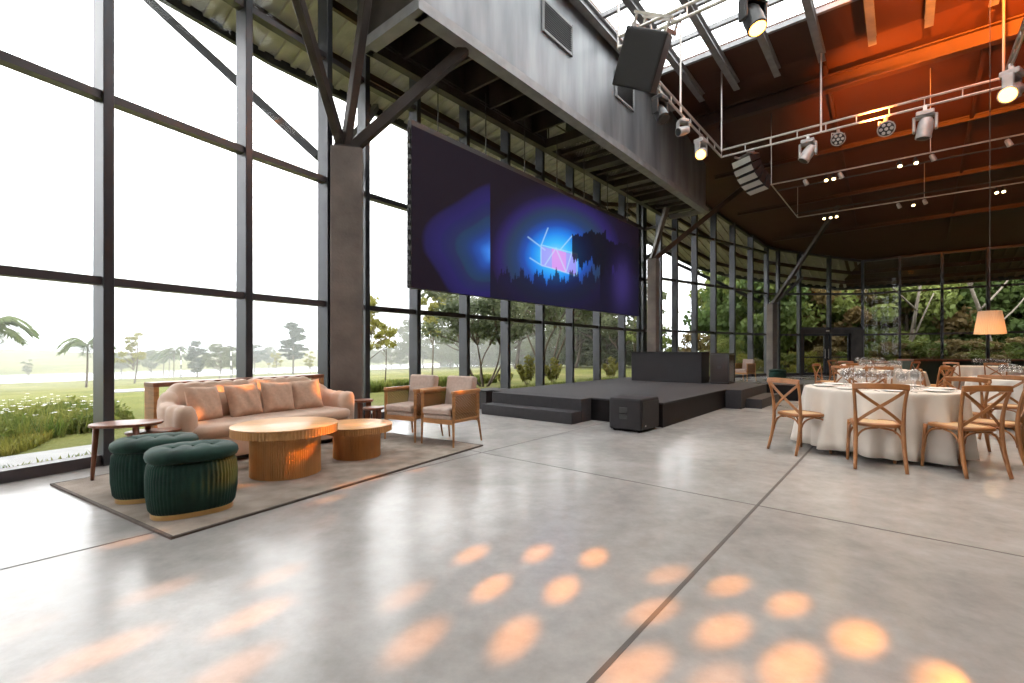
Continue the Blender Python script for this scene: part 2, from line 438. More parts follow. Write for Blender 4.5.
# skylight ------------------------------------------------------------
sky=struct(thing('ceiling_skylight',None,None,SQ(6.5,-1.4,0)))
inv=-Vector(sky.location)
def SQl(s,q,z): return SQ(s,q,z)+inv
RQ=[-5.17,-4.36,-3.45,-2.48,-1.52,-.55,.42,1.4,2.4]
PS=[1.0+ (12.05-1.0)/12*k for k in range(13)]
for q in RQ:
    m=MB(); m.ibeam(SQl(.6,q,zp1(.6)-.10),SQl(13.6,q,zp1(13.6)-.13),.15,.22); struct(m.build('rafter',M['flange'],sky))
for s in PS:
    m=MB(); m.beam(SQl(s,RQ[0],zp1(s)+.03),SQl(s,RQ[-1],zp1(s)+.03),.09,.10); struct(m.build('purlin',M['flange'],sky))
m=MB(); m.loft([[SQl(1,RQ[0],zp1(1)+.10),SQl(12.05,RQ[0],zp1(12.05)+.10),SQl(12.05,RQ[-1],zp1(12.05)+.10),SQl(1,RQ[-1],zp1(1)+.10)],
                [SQl(1,RQ[0],zp1(1)+.112),SQl(12.05,RQ[0],zp1(12.05)+.112),SQl(12.05,RQ[-1],zp1(12.05)+.112),SQl(1,RQ[-1],zp1(1)+.112)]])
struct(m.build('pane',M['skyglass'],sky))
# main roof beams
def roof_beam(p0,p1,w,h,m='beambrown'):
    b=MB(); b.ibeam(p0,p1,w,h,.03); return struct(b.build('ceiling_beam',M[m]))
roof_beam(SQ(14.25,Q0+.1,7.92),SQ(14.25,8,7.92),.22,.38,'beambrown')
for s in(17.6,20.6,23.6): roof_beam(SQ(s,-5.2 if s<21 else -4.5,zp2(s)-.22),SQ(s,9,zp2(s)-.09),.10,.14)
for q,se in((-4.4,19.5),(-1.5,23.8),(1.4,26.0),(4.3,26.4),(7.2,25.2)):
    roof_beam(SQ(13.8,q,zp2(13.8)-.14),SQ(se,q,zp2(se)-.07),.08,.12)

# windows -------------------------------------------------------------
TR=(1.92,3.85,5.77)
wn=0
iR=next(k for k,p in enumerate(W) if p==(25.6,11.8))
for i in range(0,iR):
    a=Vector(W[i]); b=Vector(W[i+1]); d=(b-a).normalized(); n=Vector((-d.y,d.x)); L=(b-a).length
    wn+=1
    z0=2.16 if i in(iDoor,iDoor+1) else 0.0
    rz=math.atan2(d.y,d.x)
    w=struct(thing('window_%d'%wn,None,None,(a.x,a.y,0),rz))
    za=zroof(*a)-.02; zb=zroof(*b)-.02
    m=MB(); m.box((0,.0,za/2),(.095,.24,za)); 
    if i>0: struct(m.build('mullion',M['alu'],w,bevel=.006,seg=1))
    if i==iB: # post behind the pillar
        m=MB(); m.box((-.22,.0,za/2),(.095,.2,za)); struct(m.build('mullion',M['alu'],w))
    zz=[z for z in TR if z<min(za,zb)-.25 and z>z0+.3]
    for z in zz:
        m=MB(); m.box((L/2,-.01,z),(L-.095,.13,.085)); struct(m.build('transom',M['rail'],w))
    m=MB(); m.beam((.05,0,za-.05),(L-.05,0,zb-.05),.13,.1); struct(m.build('top_rail',M['rail'],w))
    m=MB(); m.box((L/2,-.0,z0+.055),(L-.095,.16,.11)); struct(m.build('bottom_rail',M['rail'],w))
    m=MB(); m.loft([[Vector((.03,.05,z0+.05)),Vector((L-.03,.05,z0+.05)),Vector((L-.03,.05,zb-.06)),Vector((.03,.05,za-.06))],
                    [Vector((.03,.062,z0+.05)),Vector((L-.03,.062,z0+.05)),Vector((L-.03,.062,zb-.06)),Vector((.03,.062,za-.06))]])
    struct(m.build('pane',M['glass'],w))
# solid walls behind the camera
def solid_wall(name,a,b):
    a=Vector(a); b=Vector(b); d=(b-a).normalized(); n=Vector((-d.y,d.x))*.12; m=MB()
    K=12; top=[a.lerp(b,k/K) for k in range(K+1)]
    for k in range(K):
        p,q=top[k],top[k+1]; zp,zq=zroof(*p)-.01,zroof(*q)-.01
        m.loft([[Vector((*p,0)),Vector((*q,0)),Vector((*(q+n),0)),Vector((*(p+n),0))],[Vector((*p,zp)),Vector((*q,zq)),Vector((*(q+n),zq)),Vector((*(p+n),zp))]])
    return struct(m.build(name,M['backwall']))
M['backwall']=mat('plain_wall',(.33,.30,.27),.8,0,.06,2)
for k in range(iR,nW-1):
    solid_wall('wall_right',W[k],W[k+1])
solid_wall('wall_back',W[-1],W[0])
# the door in the far wall ---------------------------------------------
a=Vector(W[iDoor]); b=Vector(W[iDoor+2]); d=(b-a).normalized(); L=(b-a).length
dr=struct(thing('door_1',None,None,(a.x,a.y,0),math.atan2(d.y,d.x)))
m=MB(); m.box((.08,-.03,1.05),(.10,.2,2.1)); m.box((L-.34,-.03,1.05),(.58,.2,2.1)); m.box((L/2,-.03,2.07),(L,.22,.2)); m.box((L/2,-.02,.02),(L,.18,.04))
struct(m.build('door_frame',M['rust'],dr))
x0,x1=.13,L-.63; xm=(x0+x1)/2
for s0,s1 in((x0,xm-.01),(xm+.01,x1)):
    m=MB(); c=(s0+s1)/2; ww=s1-s0
    for xx in(s0+.045,s1-.045): m.box((xx,-.02,1.0),(.09,.07,1.94))
    for zz in(.08,.86,1.92): m.box((c,-.02,zz),(ww,.07,.10 if zz!=.86 else .05))
    lf=struct(m.build('door_leaf',M['steel'],dr))
    m=MB(); m.box((c,-.02,1.0),(ww-.1,.01,1.86)); struct(m.build('door_pane',M['glass'],lf))
    m=MB(); hx=xm+(-.08 if s0==x0 else .08); m.tube([(hx,-.10,.8),(hx,-.10,1.25)],.014); m.tube([(hx,-.10,.85),(hx,-.03,.85)],.01);m.tube([(hx,-.10,1.2),(hx,-.03,1.2)],.01); struct(m.build('door_handle',M['chrome'],lf))
m=MB(); m.box((xm,-.15,2.10),(.14,.05,.06)); struct(m.build('door_closer',M['greygrille'],dr))

# columns with raking struts -------------------------------------------
def column(p, w, dpt, h, rz, struts, base=0.0):
    c=struct(thing('column',None,None,(p[0],p[1],base),rz))
    m=MB(); m.box((0,0,(h-.02)/2),(w,dpt,h-.02)); struct(m.build('column_shaft',M['concrete'],c,bevel=.012,seg=2))
    m=MB(); m.box((0,0,h),(w*.8,dpt*.8,.04)); struct(m.build('cap_plate',M['rust'],c))
    Mi=Matrix.Rotation(-rz,3,'Z')
    for (q0,q1,r) in struts:
        m=MB(); a=Mi@(Vector(q0)-Vector((p[0],p[1],base))); b=Mi@(Vector(q1)-Vector((p[0],p[1],base)))
        m.beam(a,b,r,r*1.25); struct(m.build('strut',M['rust'],c,bevel=.01,seg=1))
    return c
c1=(-2.60,7.42)
column(c1,.47,.30,4.38,math.radians(14),[((-2.68,7.42,4.38),(-3.2,4.55,zroof(-3.2,4.55)-.02),.12),
      ((-2.62,7.40,4.38),(-1.72,6.55,8.3),.12),((-2.52,7.42,4.38),(-.74,7.52,6.02),.13)])
c2p=flo(653.2,350+564/16.75); c2=(c2p.x,c2p.y)
column(c2,.33,.30,4.45,math.radians(-40),[((c2[0]-.05,c2[1],4.45),(5.20,15.75,6.0),.13),((c2[0]+.06,c2[1],4.45),(8.7,17.0,zroof(8.7,17.0)-.03),.13)])
c3p=atY(772,21.55); c3=(c3p.x,c3p.y)
column(c3,.34,.30,3.32,math.radians(-70),[((c3[0]+.03,c3[1],3.32),(12.45,17.9,zroof(12.45,17.9)-.03),.13),((c3[0]+.1,c3[1]+.05,3.32),(13.6,22.0,4.6),.10)])
# raking braces outside, from behind each pillar to the eave
for p0,p1 in (((-3.15,7.65,4.35),(-6.15,7.85,7.12)),((-3.0,7.9,4.3),(-3.35,11.6,7.2)),((4.4,17.3,4.3),(7.0,21.5,5.9)),((11.9,22.5,3.5),(8.2,23.4,5.5)),((12.2,22.6,3.4),(14.2,26.0,4.9))):
    m=MB(); m.beam(p0,p1,.11,.14); struct(m.build('brace_beam',M['steel']))

# bulkhead wall and suspended walkway -----------------------------------
SA,SD=4.33,17.0; QW=Q0-1.29
bw=struct(thing('wall_bulkhead',None,None,SQ(SA,Q0,6.0)))
inb=-Vector(bw.location)
def B(s,q,z): return SQ(s,q,z)+inb
prof=[(SA,6.24),(SD,6.24),(SD,zp2(SD)-.02),(13.6,8.40),(SA,8.44)]
m=MB(); m.loft([[B(s,Q0,z) for s,z in prof],[B(s,Q0-.1,z) for s,z in prof]]); struct(m.build('bulkhead_panel',M['bulk'],bw))
m=MB(); m.loft([[B(SA,Q0-.1,6.24),B(SA,QW,6.24),B(SA,QW,8.1),B(SA,Q0-.1,8.4)],[B(SA+.06,Q0-.1,6.24),B(SA+.06,QW,6.24),B(SA+.06,QW,8.1),B(SA+.06,Q0-.1,8.4)]]); struct(m.build('end_panel',M['rust'],bw))
m=MB(); m.beam(B(SA,Q0+.03,8.50),B(13.6,Q0+.03,8.50),.20,.14); m.beam(B(SA,Q0+.10,8.42),B(13.6,Q0+.10,8.40),.05,.10); struct(m.build('top_beam',M['flange'],bw))
def zq(px,py):   # point on the bulkhead face under pixel
    kx=(px-512)/F; kz=(HY-py)/F
    Y=Q0/(VX*kx+VY); return to_sq(kx*Y,Y)[0], H0+kz*Y
for c in ([(543,2),(571,27),(570.5,54),(542,32)],[(615.3,72.3),(632.6,88),(632.3,111.3),(615.3,95.7)]):
    sz=[zq(*p) for p in c]; s0=(sz[0][0]+sz[3][0])/2; s1=(sz[1][0]+sz[2][0])/2; z1=(sz[0][1]+sz[1][1])/2; z0=(sz[2][1]+sz[3][1])/2
    m=MB()
    for (sa,sb,za_,zb_) in((s0,s1,z1,z1),(s0,s1,z0,z0)): m.beam(B(sa,Q0+.02,za_),B(sb,Q0+.02,zb_),.05,.05)
    for sa in(s0,s1): m.beam(B(sa,Q0+.02,z0-.025),B(sa,Q0+.02,z1+.025),.05,.05)
    vg=struct(m.build('vent_frame',M['flange'],bw))
    m=MB(); k=int((z1-z0)/.045)
    for j in range(k):
        z=z0+.03+j*.045; m.beam(B(s0,Q0+.02,z),B(s1,Q0+.02,z+.0),.03,.018)
    m.loft([[B(s0,Q0+.004,z0),B(s1,Q0+.004,z0),B(s1,Q0+.004,z1),B(s0,Q0+.004,z1)],[B(s0,Q0+.001,z0),B(s1,Q0+.001,z0),B(s1,Q0+.001,z1),B(s0,Q0+.001,z1)]])
    struct(m.build('vent_louvre',M['black'],vg))
wk=struct(thing('ceiling_walkway',None,None,SQ(SA,Q0,6.0)))
m=MB(); m.beam(B(SA,Q0-.02,6.08),B(SD,Q0-.02,6.08),.24,.16); struct(m.build('edge_beam',M['flange'],wk))
m=MB(); m.beam(B(SA+.0,Q0+.10,6.08),B(SA+.0,QW-.1,6.08),.20,.16); struct(m.build('edge_beam',M['flange'],wk))
m=MB(); m.ibeam(B(SA,QW,6.13),B(SD,QW,6.13),.16,.26); struct(m.build('edge_beam',M['rust'],wk))
m=MB(); m.beam(B(SD,Q0,6.08),B(SD,QW,6.08),.12,.16); struct(m.build('edge_beam',M['flange'],wk))
s=SA+.62
while s<9.0:
    m=MB(); m.loft([[B(s,Q0-.15,6.15),B(s,QW+.08,6.15),B(s,QW+.08,7.0),B(s,Q0-.15,7.0)],[B(s+.05,Q0-.15,6.15),B(s+.05,QW+.08,6.15),B(s+.05,QW+.08,7.0),B(s+.05,Q0-.15,7.0)]]); struct(m.build('stiffener_plate',M['rust'],wk)); s+=.72
m=MB(); m.loft([[B(SA,Q0-.1,7.02),B(9.2,Q0-.1,7.02),B(9.2,QW,7.02),B(SA,QW,7.02)],[B(SA,Q0-.1,7.05),B(9.2,Q0-.1,7.05),B(9.2,QW,7.05),B(SA,QW,7.05)]])
m.loft([[B(SA,QW+.02,6.2),B(9.2,QW+.02,6.2),B(9.2,QW+.02,7.03),B(SA,QW+.02,7.03)],[B(SA,QW+.05,6.2),B(9.2,QW+.05,6.2),B(9.2,QW+.05,7.03),B(SA,QW+.05,7.03)]])
struct(m.build('cover_sheet',M['rust'],wk))
s=9.2; k=0
while s<SD-.3:
    m=MB(); h=.2 if k%3==0 else .09; m.beam(B(s,Q0-.14,6.09),B(s,QW+.08,6.09),.26 if k%3==0 else .10,h); struct(m.build('cross_beam',M['rust'],wk)); s+=.58; k+=1
m=MB(); m.loft([[B(9.2,Q0-.1,6.24),B(SD,Q0-.1,6.24),B(SD,QW+.08,6.24),B(9.2,QW+.08,6.24)],[B(9.2,Q0-.1,6.25),B(SD,Q0-.1,6.25),B(SD,QW+.08,6.25),B(9.2,QW+.08,6.25)]]); struct(m.build('grating',M['grating'],wk))
m=MB()
for z in(6.75,7.25): m.tube([B(9.2,QW+.02,z),B(SD,QW+.02,z)],.02)
s=9.3
while s<SD: m.tube([B(s,QW+.02,6.2),B(s,QW+.02,7.25)],.018); s+=1.2
struct(m.build('guard_rail',M['rust'],wk))

# ------------------------------------------------------------------ LED wall
QS=-6.0
def on_s(px,q): 
    kx=(px-512)/F; Y=q/(VX*kx+VY); return to_sq(kx*Y,Y)[0],Y
sL,YL=on_s(411.7,QS); sR,YR=on_s(638.6,QS); sM,_=on_s(490.2,QS)
zT=H0+225*YL/F; zB_=H0+62.4*YL/F
led=thing('led_video_wall','huge dark LED video wall glowing blue, hung above the stage under the walkway','video wall',SQ((sL+sR)/2,QS,zB_))
inl=-Vector(led.location)
def Ls(s,q,z): return SQ(s,q,z)+inl
def scol(x,y):
    # colour shown by the LED pixels
    def mix(a,b,t): t=max(0,min(1,t)); return tuple(p+(q-p)*t for p,q in zip(a,b))
    base=(.010,.006,.012)
    if x<490.2:
        d=math.hypot((x-494)/1.0,(y-252)/.93)
        st=[(0,(.08,.30,.85)),(7,(.04,.20,.72)),(14,(.022,.09,.42)),(22,(.018,.048,.22)),(28,(.018,.046,.14)),(36,(.018,.044,.10)),(39,(.020,.026,.09)),(50,(.017,.018,.10)),(53,(.020,.015,.11)),(66,(.016,.012,.075)),(71,base),(300,base)]
        d*=1+.06*math.sin(5*math.atan2(y-252,x-494))
        if y>252: d*=1.0+.004*(y-252)
    else:
        d=math.hypot((x-556),(y-256)/.95)
        st=[(0,(.30,.75,1.0)),(14,(.05,.50,1.0)),(24,(.02,.24,.85)),(32,(.02,.08,.42)),(40,(.020,.05,.16)),(47,(.022,.045,.10)),(56,(.026,.018,.12)),(66,(.013,.009,.03)),(80,base),(400,base)]
    c=base
    for (d0,a),(d1,b) in zip(st,st[1:]):
        if d0<=d<d1: c=mix(a,b,(d-d0)/(d1-d0)); break
    if x>=490.2:
        # glowing frame of light with crossing beams
        def seg(x0,y0,x1,y1,w):
            dx,dy=x1-x0,y1-y0; t=max(0,min(1,((x-x0)*dx+(y-y0)*dy)/(dx*dx+dy*dy))); return math.exp(-((x-x0-t*dx)**2+(y-y0-t*dy)**2)/(w*w))
        if 541<x<576 and 246+(x-541)*.25<y<266+(x-541)*.25:
            c=mix(c,(.45,.33,.95),.75)
            if 552<x<566: c=mix(c,(.95,.30,.85),.55)
        g=0
        for s_ in((541,245,541,265),(541,245,577,254),(541,265,577,276),(577,254,577,276),(545,265,556,248),(556,248,566,272),(566,272,572,252),(528,237,545,250),(548,228,541,246),(572,236,560,250),(541,265,530,258)):
            g=max(g,seg(*s_,.55))
        c=mix(c,(.55,.85,1.0),g*.65)
        # dark trees in front of the glow
        n=math.sin(x*.9)*2.2+math.sin(x*2.3+1)*1.6+math.sin(x*.37)*3
        if x>572:
            top=236+ (8 if x>606 else 0) + n*.5 - 4*math.sin((x-572)/16)
            low=262+n*1.3+(x-572)*.1
            if top<y<low or (600<x<612 and y>top): c=mix(c,(.006,.005,.009),.93)
        if y>277+n*1.5-.05*abs(x-556): c=mix(c,(.010,.009,.026),.85)
        e=math.exp(-(((x-622)/9)**2+((y-284)/24)**2)); c=mix(c,(.045,.03,.16),e*.8)
    return c
def screen_face(s0,s1,nx,ny,name):
    vs=[];cols=[]
    for j in range(ny+1):
        for i in range(nx+1):
            s=s0+(s1-s0)*i/nx; z=zB_+(zT-zB_)*j/ny
            vs.append(Ls(s,QS,z)); P=SQ(s,QS,z); x=512+F*P.x/P.y; y=HY-F*(P.z-H0)/P.y
            cols.append(scol(x if (s0>sL+.1 or x<490) else 490,y) if s0<sL+.1 else scol(max(x,490.3),y))
    fs=[(j*(nx+1)+i,j*(nx+1)+i+1,(j+1)*(nx+1)+i+1,(j+1)*(nx+1)+i) for j in range(ny) for i in range(nx)]
    me=bpy.data.meshes.new(name); me.from_pydata([tuple(v) for v in vs],[],fs); me.update()
    at=me.color_attributes.new('led',  'FLOAT_COLOR','POINT')
    at.data.foreach_set('color',[c for k in cols for c in(*k,1.0)])
    me.materials.append(M['led']); o=bpy.data.objects.new(name,me); COL.objects.link(o); o.parent=led; return o
def led_mat():
    m,nt,N,L,b=new_mat('led_pixels'); b.inputs['Base Color'].default_value=(.004,.0035,.004,1); b.inputs['Roughness'].default_value=.7; b.inputs['Specular IOR Level'].default_value=.12
    a=N.new('ShaderNodeAttribute'); a.attribute_name='led'; L.new(a.outputs['Color'],b.inputs['Emission Color']); b.inputs['Emission Strength'].default_value=LEDSTR; return m
LEDSTR=1.0
M['led']=led_mat()
m=MB(); m.loft([[Ls(sL,QS-.01,zB_),Ls(sR,QS-.01,zB_),Ls(sR,QS-.01,zT),Ls(sL,QS-.01,zT)],[Ls(sL,QS-.12,zB_),Ls(sR,QS-.12,zB_),Ls(sR,QS-.12,zT),Ls(sL,QS-.12,zT)]]); m.build('cabinet',M['black'],led)
screen_face(sL,sM,150,150,'screen_face'); screen_face(sM,sR,330,150,'screen_face')
m=MB()
for k in range(16):
    z=zB_+(zT-zB_)*(k+.5)/16; m.box(Ls(sL-.02,QS-.05,z),(.03,.05,.06+.04*random.random()))
m.build('edge_clip',M['lampdark'],led)
m=MB(); m.beam(Ls(sL,QS-.06,zT+.05),Ls(sR,QS-.06,zT+.05),.08,.10); m.build('hanging_bar',M['lampdark'],led)
for k in range(7):
    s=sL+.6+(sR-sL-1.2)*k/6
    m=MB(); m.tube([Ls(s,QS-.06,zT+.05),Ls(s,QS-.06,6.04)],.010); m.build('hanging_cable',M['hanger'],led)
# ================================================================== STAGE
st=thing('stage','low black carpeted stage platform under the LED video wall','stage',SQ(9.8,-4.5,0)); ins=-Vector(st.location)
def Sg(s,q,z): return SQ(s,q,z)+ins
def sbox(s0,s1,q0,q1,z0,z1):
    m=MB(); m.loft([[Sg(s0,q0,z0),Sg(s1,q0,z0),Sg(s1,q1,z0),Sg(s0,q1,z0)],[Sg(s0,q0,z1),Sg(s1,q0,z1),Sg(s1,q1,z1),Sg(s0,q1,z1)]]); return m
ZS=.385
sbox(7.07,13.0,-6.35,-2.86,0,ZS-.03).build('skirt',M['stageside'],st)
sbox(7.05,13.02,-6.37,-2.84,ZS-.03,ZS).build('deck',M['stagetop'],st,bevel=.006)
for nm in ('step_near','step_far'):
    e=None
    if nm=='step_near':
        sbox(6.72,7.04,-6.1,-4.1,0,ZS).build('step',M['stagetop'],st,bevel=.006); sbox(6.42,6.715,-6.1,-4.1,0,.19).build('step',M['stagetop'],st,bevel=.006)
    else:
        sbox(10.3,12.6,-2.835,-2.53,0,ZS).build('step',M['stagetop'],st,bevel=.006); sbox(10.62,12.4,-2.525,-2.22,0,.19).build('step',M['stagetop'],st,bevel=.006)
def place_box(name,label,cat,s0,s1,q0,q1,z0,z1,mt,extra=None):
    c=SQ((s0+s1)/2,(q0+q1)/2,z0); t=thing(name,label,cat,c,math.atan2(UY,UX))   # local x along the hall
    m=MB(); m.box((0,0,(z1-z0)/2),(s1-s0,q1-q0,z1-z0)); m.build('body',mt,t,bevel=.012,seg=2); return t,s1-s0,q1-q0,z1-z0
t,a,b,c=place_box('dj_booth','long matt charcoal box standing at the back of the stage','stage box',11.75,12.35,-5.62,-3.78,ZS,ZS+.75,M['boxgrey'])
m=MB(); m.box((0,0,c+.011),(a+.02,b+.02,.02)); m.build('top_board',M['black'],t,bevel=.004)
t,a,b,c=place_box('equipment_case','small glossy black case on the stage beside the long charcoal box','case',11.9,12.4,-3.62,-3.20,ZS,ZS+.74,M['boxgloss'])
m=MB()
for z in(.03,.71): m.box((0,0,z),(a+.015,b+.015,.03))
for sx in(-1,1):
    for sy in(-1,1): m.box((sx*a/2,sy*b/2,.37),(.02,.02,.7))
m.build('edge_trim',M['black'],t)
m=MB(); m.box((-a/2-.004,0,.4),(.012,.10,.06)); m.build('handle',M['black'],t)
t,a,b,c=place_box('storage_crate','low black crate on the floor beside the stage steps under the window','crate',6.9,7.6,-6.86,-6.42,0.002,.36,M['black'])
m=MB(); m.box((0,0,.372),(a+.02,b+.02,.02)); m.build('lid',M['boxgrey'],t,bevel=.004)
t,a,b,c=place_box('stage_riser','small black riser block behind the far steps of the stage','riser',12.75,13.5,-2.7,-1.9,0.002,.36,M['stageside'])
m=MB(); m.box((0,0,.366),(a,b,.012)); m.build('top_board',M['stagetop'],t)
# subwoofer by the stage corner
p=flo(641,433.5); e1=(flo(609,429.5)-p); rz=math.atan2(e1.y,e1.x)     # local x: along the handle side
t=thing('subwoofer','black subwoofer cabinet on the floor against the near stage corner','subwoofer',(0,0,0.002))
dx=Vector((math.cos(rz),math.sin(rz),0)); dy=Vector((math.sin(rz),-math.cos(rz),0))
sw,sd,sh=.52,.62,.485
cen=p+dx*(sw/2)+dy*(-sd/2 if False else 0)
# second edge goes away from the camera towards the stage corner
dy=Vector((-dx.y,dx.x,0)); 
if dy.y<0: dy=-dy
cen=p+dx*(sw/2)+dy*(sd/2); t.location=(cen.x,cen.y,.002); t.rotation_euler=(0,0,math.atan2(dx.y,dx.x))
sgn=1 if Vector((-dx.y,dx.x,0)).dot(dy)>0 else -1
m=MB(); m.box((0,0,sh/2+.01),(sw,sd,sh-.02)); m.build('cabinet',M['boxgrey'],t,bevel=.03,seg=3)
m=MB(); m.box((-sw/2-.004,0,sh/2),(.016,sd-.07,sh-.08)); m.build('grille',M['speaker'],t,bevel=.006)
m=MB(); m.box((0.02,-sgn*(sd/2+.001),sh*.55),(.13,.008,.17)); hh=m.build('handle_recess',M['lampdark'],t,bevel=.012)
m=MB(); m.tube([(-.035,-sgn*(sd/2+.012),sh*.55),(.075,-sgn*(sd/2+.012),sh*.55)],.013); m.build('handle',M['boxgrey'],hh)
m=MB(); m.box((-sw/2-.014,-sgn*(sd*.30),.09),(.006,.03,.02)); m.build('badge',M['greygrille'],t)
for a_ in(-1,1):
    for b_ in(-1,1):
        m=MB(); m.lathe([(.02,0),(.022,.02)],10,(a_*(sw/2-.06),b_*(sd/2-.06),0)); m.build('foot',M['black'],t)

# ================================================================== LOUNGE
RU=Vector((.525,.851,0)); RV=Vector((-.851,.525,0)); RR=math.atan2(.851,.525)     # local x along the rug's long side, local y towards the glass
r0=flo(172,539); r1=flo(482,446); rw=2.26
M['rugedge']=mat('rug_binding',(.085,.062,.05),.9,0,.2,20)
rug=thing('rug','mottled brown woven rug under the lounge seating','rug',((r0+r1)/2+RV*(rw/2)),RR)
Lr=(r1-r0).length; m=MB(); m.box((0,0,.007),(Lr,rw,.013)); m.build('pile',M['rugm'],rug,bevel=.004)
m=MB()
for yy in(-rw/2,rw/2): m.box((0,yy,.007),(Lr+.02,.022,.016))
for xx in(-Lr/2,Lr/2): m.box((xx,0,.007),(.022,rw+.02,.016))
m.build('binding',M['rugedge'],rug)
ZR=.014
# sofa -----------------------------------------------------------------
SL,SDp=2.14,.92
sc=(Vector((-3.10,4.62,0))+RU*(SL/2-.10)+RV*(SDp/2)); sc.z=ZR
sofa=thing('sofa','long blush velvet sofa with channel tufted wraparound back','sofa',sc,RR)   # local x along, y towards glass (back), front at -y
m=MB()
def rrect(hx,hy,r,n=6,cx=0,cy=0):
    out=[]
    for (sx,sy,a0) in((1,1,0),(-1,1,90),(-1,-1,180),(1,-1,270)):
        for k in range(n+1):
            a=math.radians(a0+90*k/n); out.append((cx+sx*(hx-r)+r*math.cos(a),cy+sy*(hy-r)+r*math.sin(a)))
    return out
def pad(poly_fn, zs): 
    return [[Vector((x,y,z)) for x,y in poly_fn(ins_)] for ins_,z in zs]
m=MB(); m.loft(pad(lambda k: rrect(SL/2-.10-k,SDp/2-.08-k,.22),[(0,.02),(0,.06)])); m.build('plinth',M['black'],sofa)
m=MB(); m.loft(pad(lambda k: rrect(SL/2-.04-k,SDp/2-.03-k,.25),[(.01,.06),(0,.08),(0,.27),(.015,.29)])); smooth_by_angle(m.build('base',M['sofa'],sofa),50)
m=MB(); m.loft(pad(lambda k: rrect(SL/2-.10-k,SDp/2-.06-k,.2,cy=-.05),[(.02,.285),(0,.305),(-.012,.34),(-.012,.37),(0,.395),(.03,.41),(.12,.418)])); smooth_by_angle(m.build('seat_cushion',M['sofa'],sofa),60)
# wraparound back: path from one arm front round the back to the other
hx,hy,rr=SL/2-.10,SDp/2-.10,.30
path=[]
def lin(a,b,n): return [(a[0]+(b[0]-a[0])*k/n,a[1]+(b[1]-a[1])*k/n) for k in range(n)]
path+=lin((-hx,-hy),(-hx,hy-rr),16)
path+=[(-hx+rr-rr*math.cos(math.radians(90*k/14)),hy-rr+rr*math.sin(math.radians(90*k/14))) for k in range(14)]
path+=lin((-hx+rr,hy),(hx-rr,hy),60)
path+=[(hx-rr+rr*math.sin(math.radians(90*k/14)),hy-rr+rr*math.cos(math.radians(90*k/14))) for k in range(14)]
path+=lin((hx,hy-rr),(hx,-hy),16)+[(hx,-hy)]
cum=[0]
for a,b in zip(path,path[1:]): cum.append(cum[-1]+math.hypot(b[0]-a[0],b[1]-a[1]))
Lp=cum[-1]; NCH=18
rings=[]
for i,(x,y) in enumerate(path):
    a=path[max(i-1,0)]; b=path[min(i+1,len(path)-1)]; d=Vector((b[0]-a[0],b[1]-a[1])).normalized(); nin=Vector((d.y,-d.x))   # inward
    t=cum[i]/Lp; ch=abs(math.sin(PI*t*NCH)); bul=.028*(ch**.5)
    e=min(t,1-t)*Lp                                  # distance from the arm's front
    h=.60+.20*max(0,min(1,(e-.45)/.35))
    endf=math.sin(min(1,e/.10)*PI/2)**.5 if e<.10 else 1
    top=.42+(h-.42)*(.80+.2*endf); th=.085*(.35+.65*endf)
    ring=[]
    for k in range(16):
        ang=2*PI*k/16; cx_=math.cos(ang); sz=math.sin(ang)
        px_=(abs(cx_)**.6)*(1 if cx_>0 else -1)*(th+bul*.6); zz=(abs(sz)**.55)*(1 if sz>0 else -1)
        zc=.27; hh_=(top-.10)/2; z=.10+hh_+zz*(hh_+(bul if sz>0 else 0))
        lean=.035*max(0,(z-.40)/.4)
        ring.append(Vector((x+nin.x*(px_-lean),y+nin.y*(px_-lean),z)))
    rings.append(ring)
m=MB(); m.loft(rings); m.build('backrest',M['sofa'],sofa,smooth=True)
# scatter cushions -----------------------------------------------------
def pillow_mesh(s,th,n=14):
    m=MB(); g={}
    for side in(1,-1):
        for i in range(n+1):
            for j in range(n+1):
                a=-1+2*i/n; b=-1+2*j/n
                w=max(0,(1-a**4)*(1-b**4))**.6
                pin=1-.05*(1-abs(a)**2)*abs(b)**3-0
                x=a*s/2*(1-.07*(1-b*b)*abs(a)**3); y=b*s/2*(1-.07*(1-a*a)*abs(b)**3)
                wr=.006*math.sin(9*a+4*b)*w
                g[(side,i,j)]=len(m.v); m.v.append((x,y,side*(th/2*w+wr)))
        for i in range(n):
            for j in range(n):
                f=(g[(side,i,j)],g[(side,i+1,j)],g[(side,i+1,j+1)],g[(side,i,j+1)]); m.f.append(f if side>0 else f[::-1])
    return m
labs=['blush square cushion at the near end of the sofa, leaning on the arm','blush square cushion second from the near end of the sofa','blush square cushion third from the near end of the sofa','blush square cushion at the far end of the sofa, lit orange']
pl0=None
for k,(x,tz,tx) in enumerate(((-.64,.30,-.06),(-.20,.06,.05),(.22,-.05,-.04),(.62,-.22,.05))):
    if pl0 is None:
        m=pillow_mesh(.41,.16); pl0=m.build('cushion',M['cushion'],smooth=True)
        m2=MB(); 
        ed=[]
        for a,b in((-1,-1),(1,-1),(1,1),(-1,1)):
            pass
        o=pl0
    else:
        o=pl0.copy(); COL.objects.link(o)
    tag(o,labs[k],'cushion','scatter cushions on the sofa')
    lx,ly=x,.10
    P=sc+RU*lx+RV*ly; 
    o.location=(P.x,P.y,ZR+.405+.185)
    R=Matrix.Rotation(RR,4,'Z')@Matrix.Rotation(tz,4,'Z')@Matrix.Rotation(math.radians(72),4,'X')@Matrix.Rotation(tx,4,'Z')
    o.rotation_euler=R.to_euler()
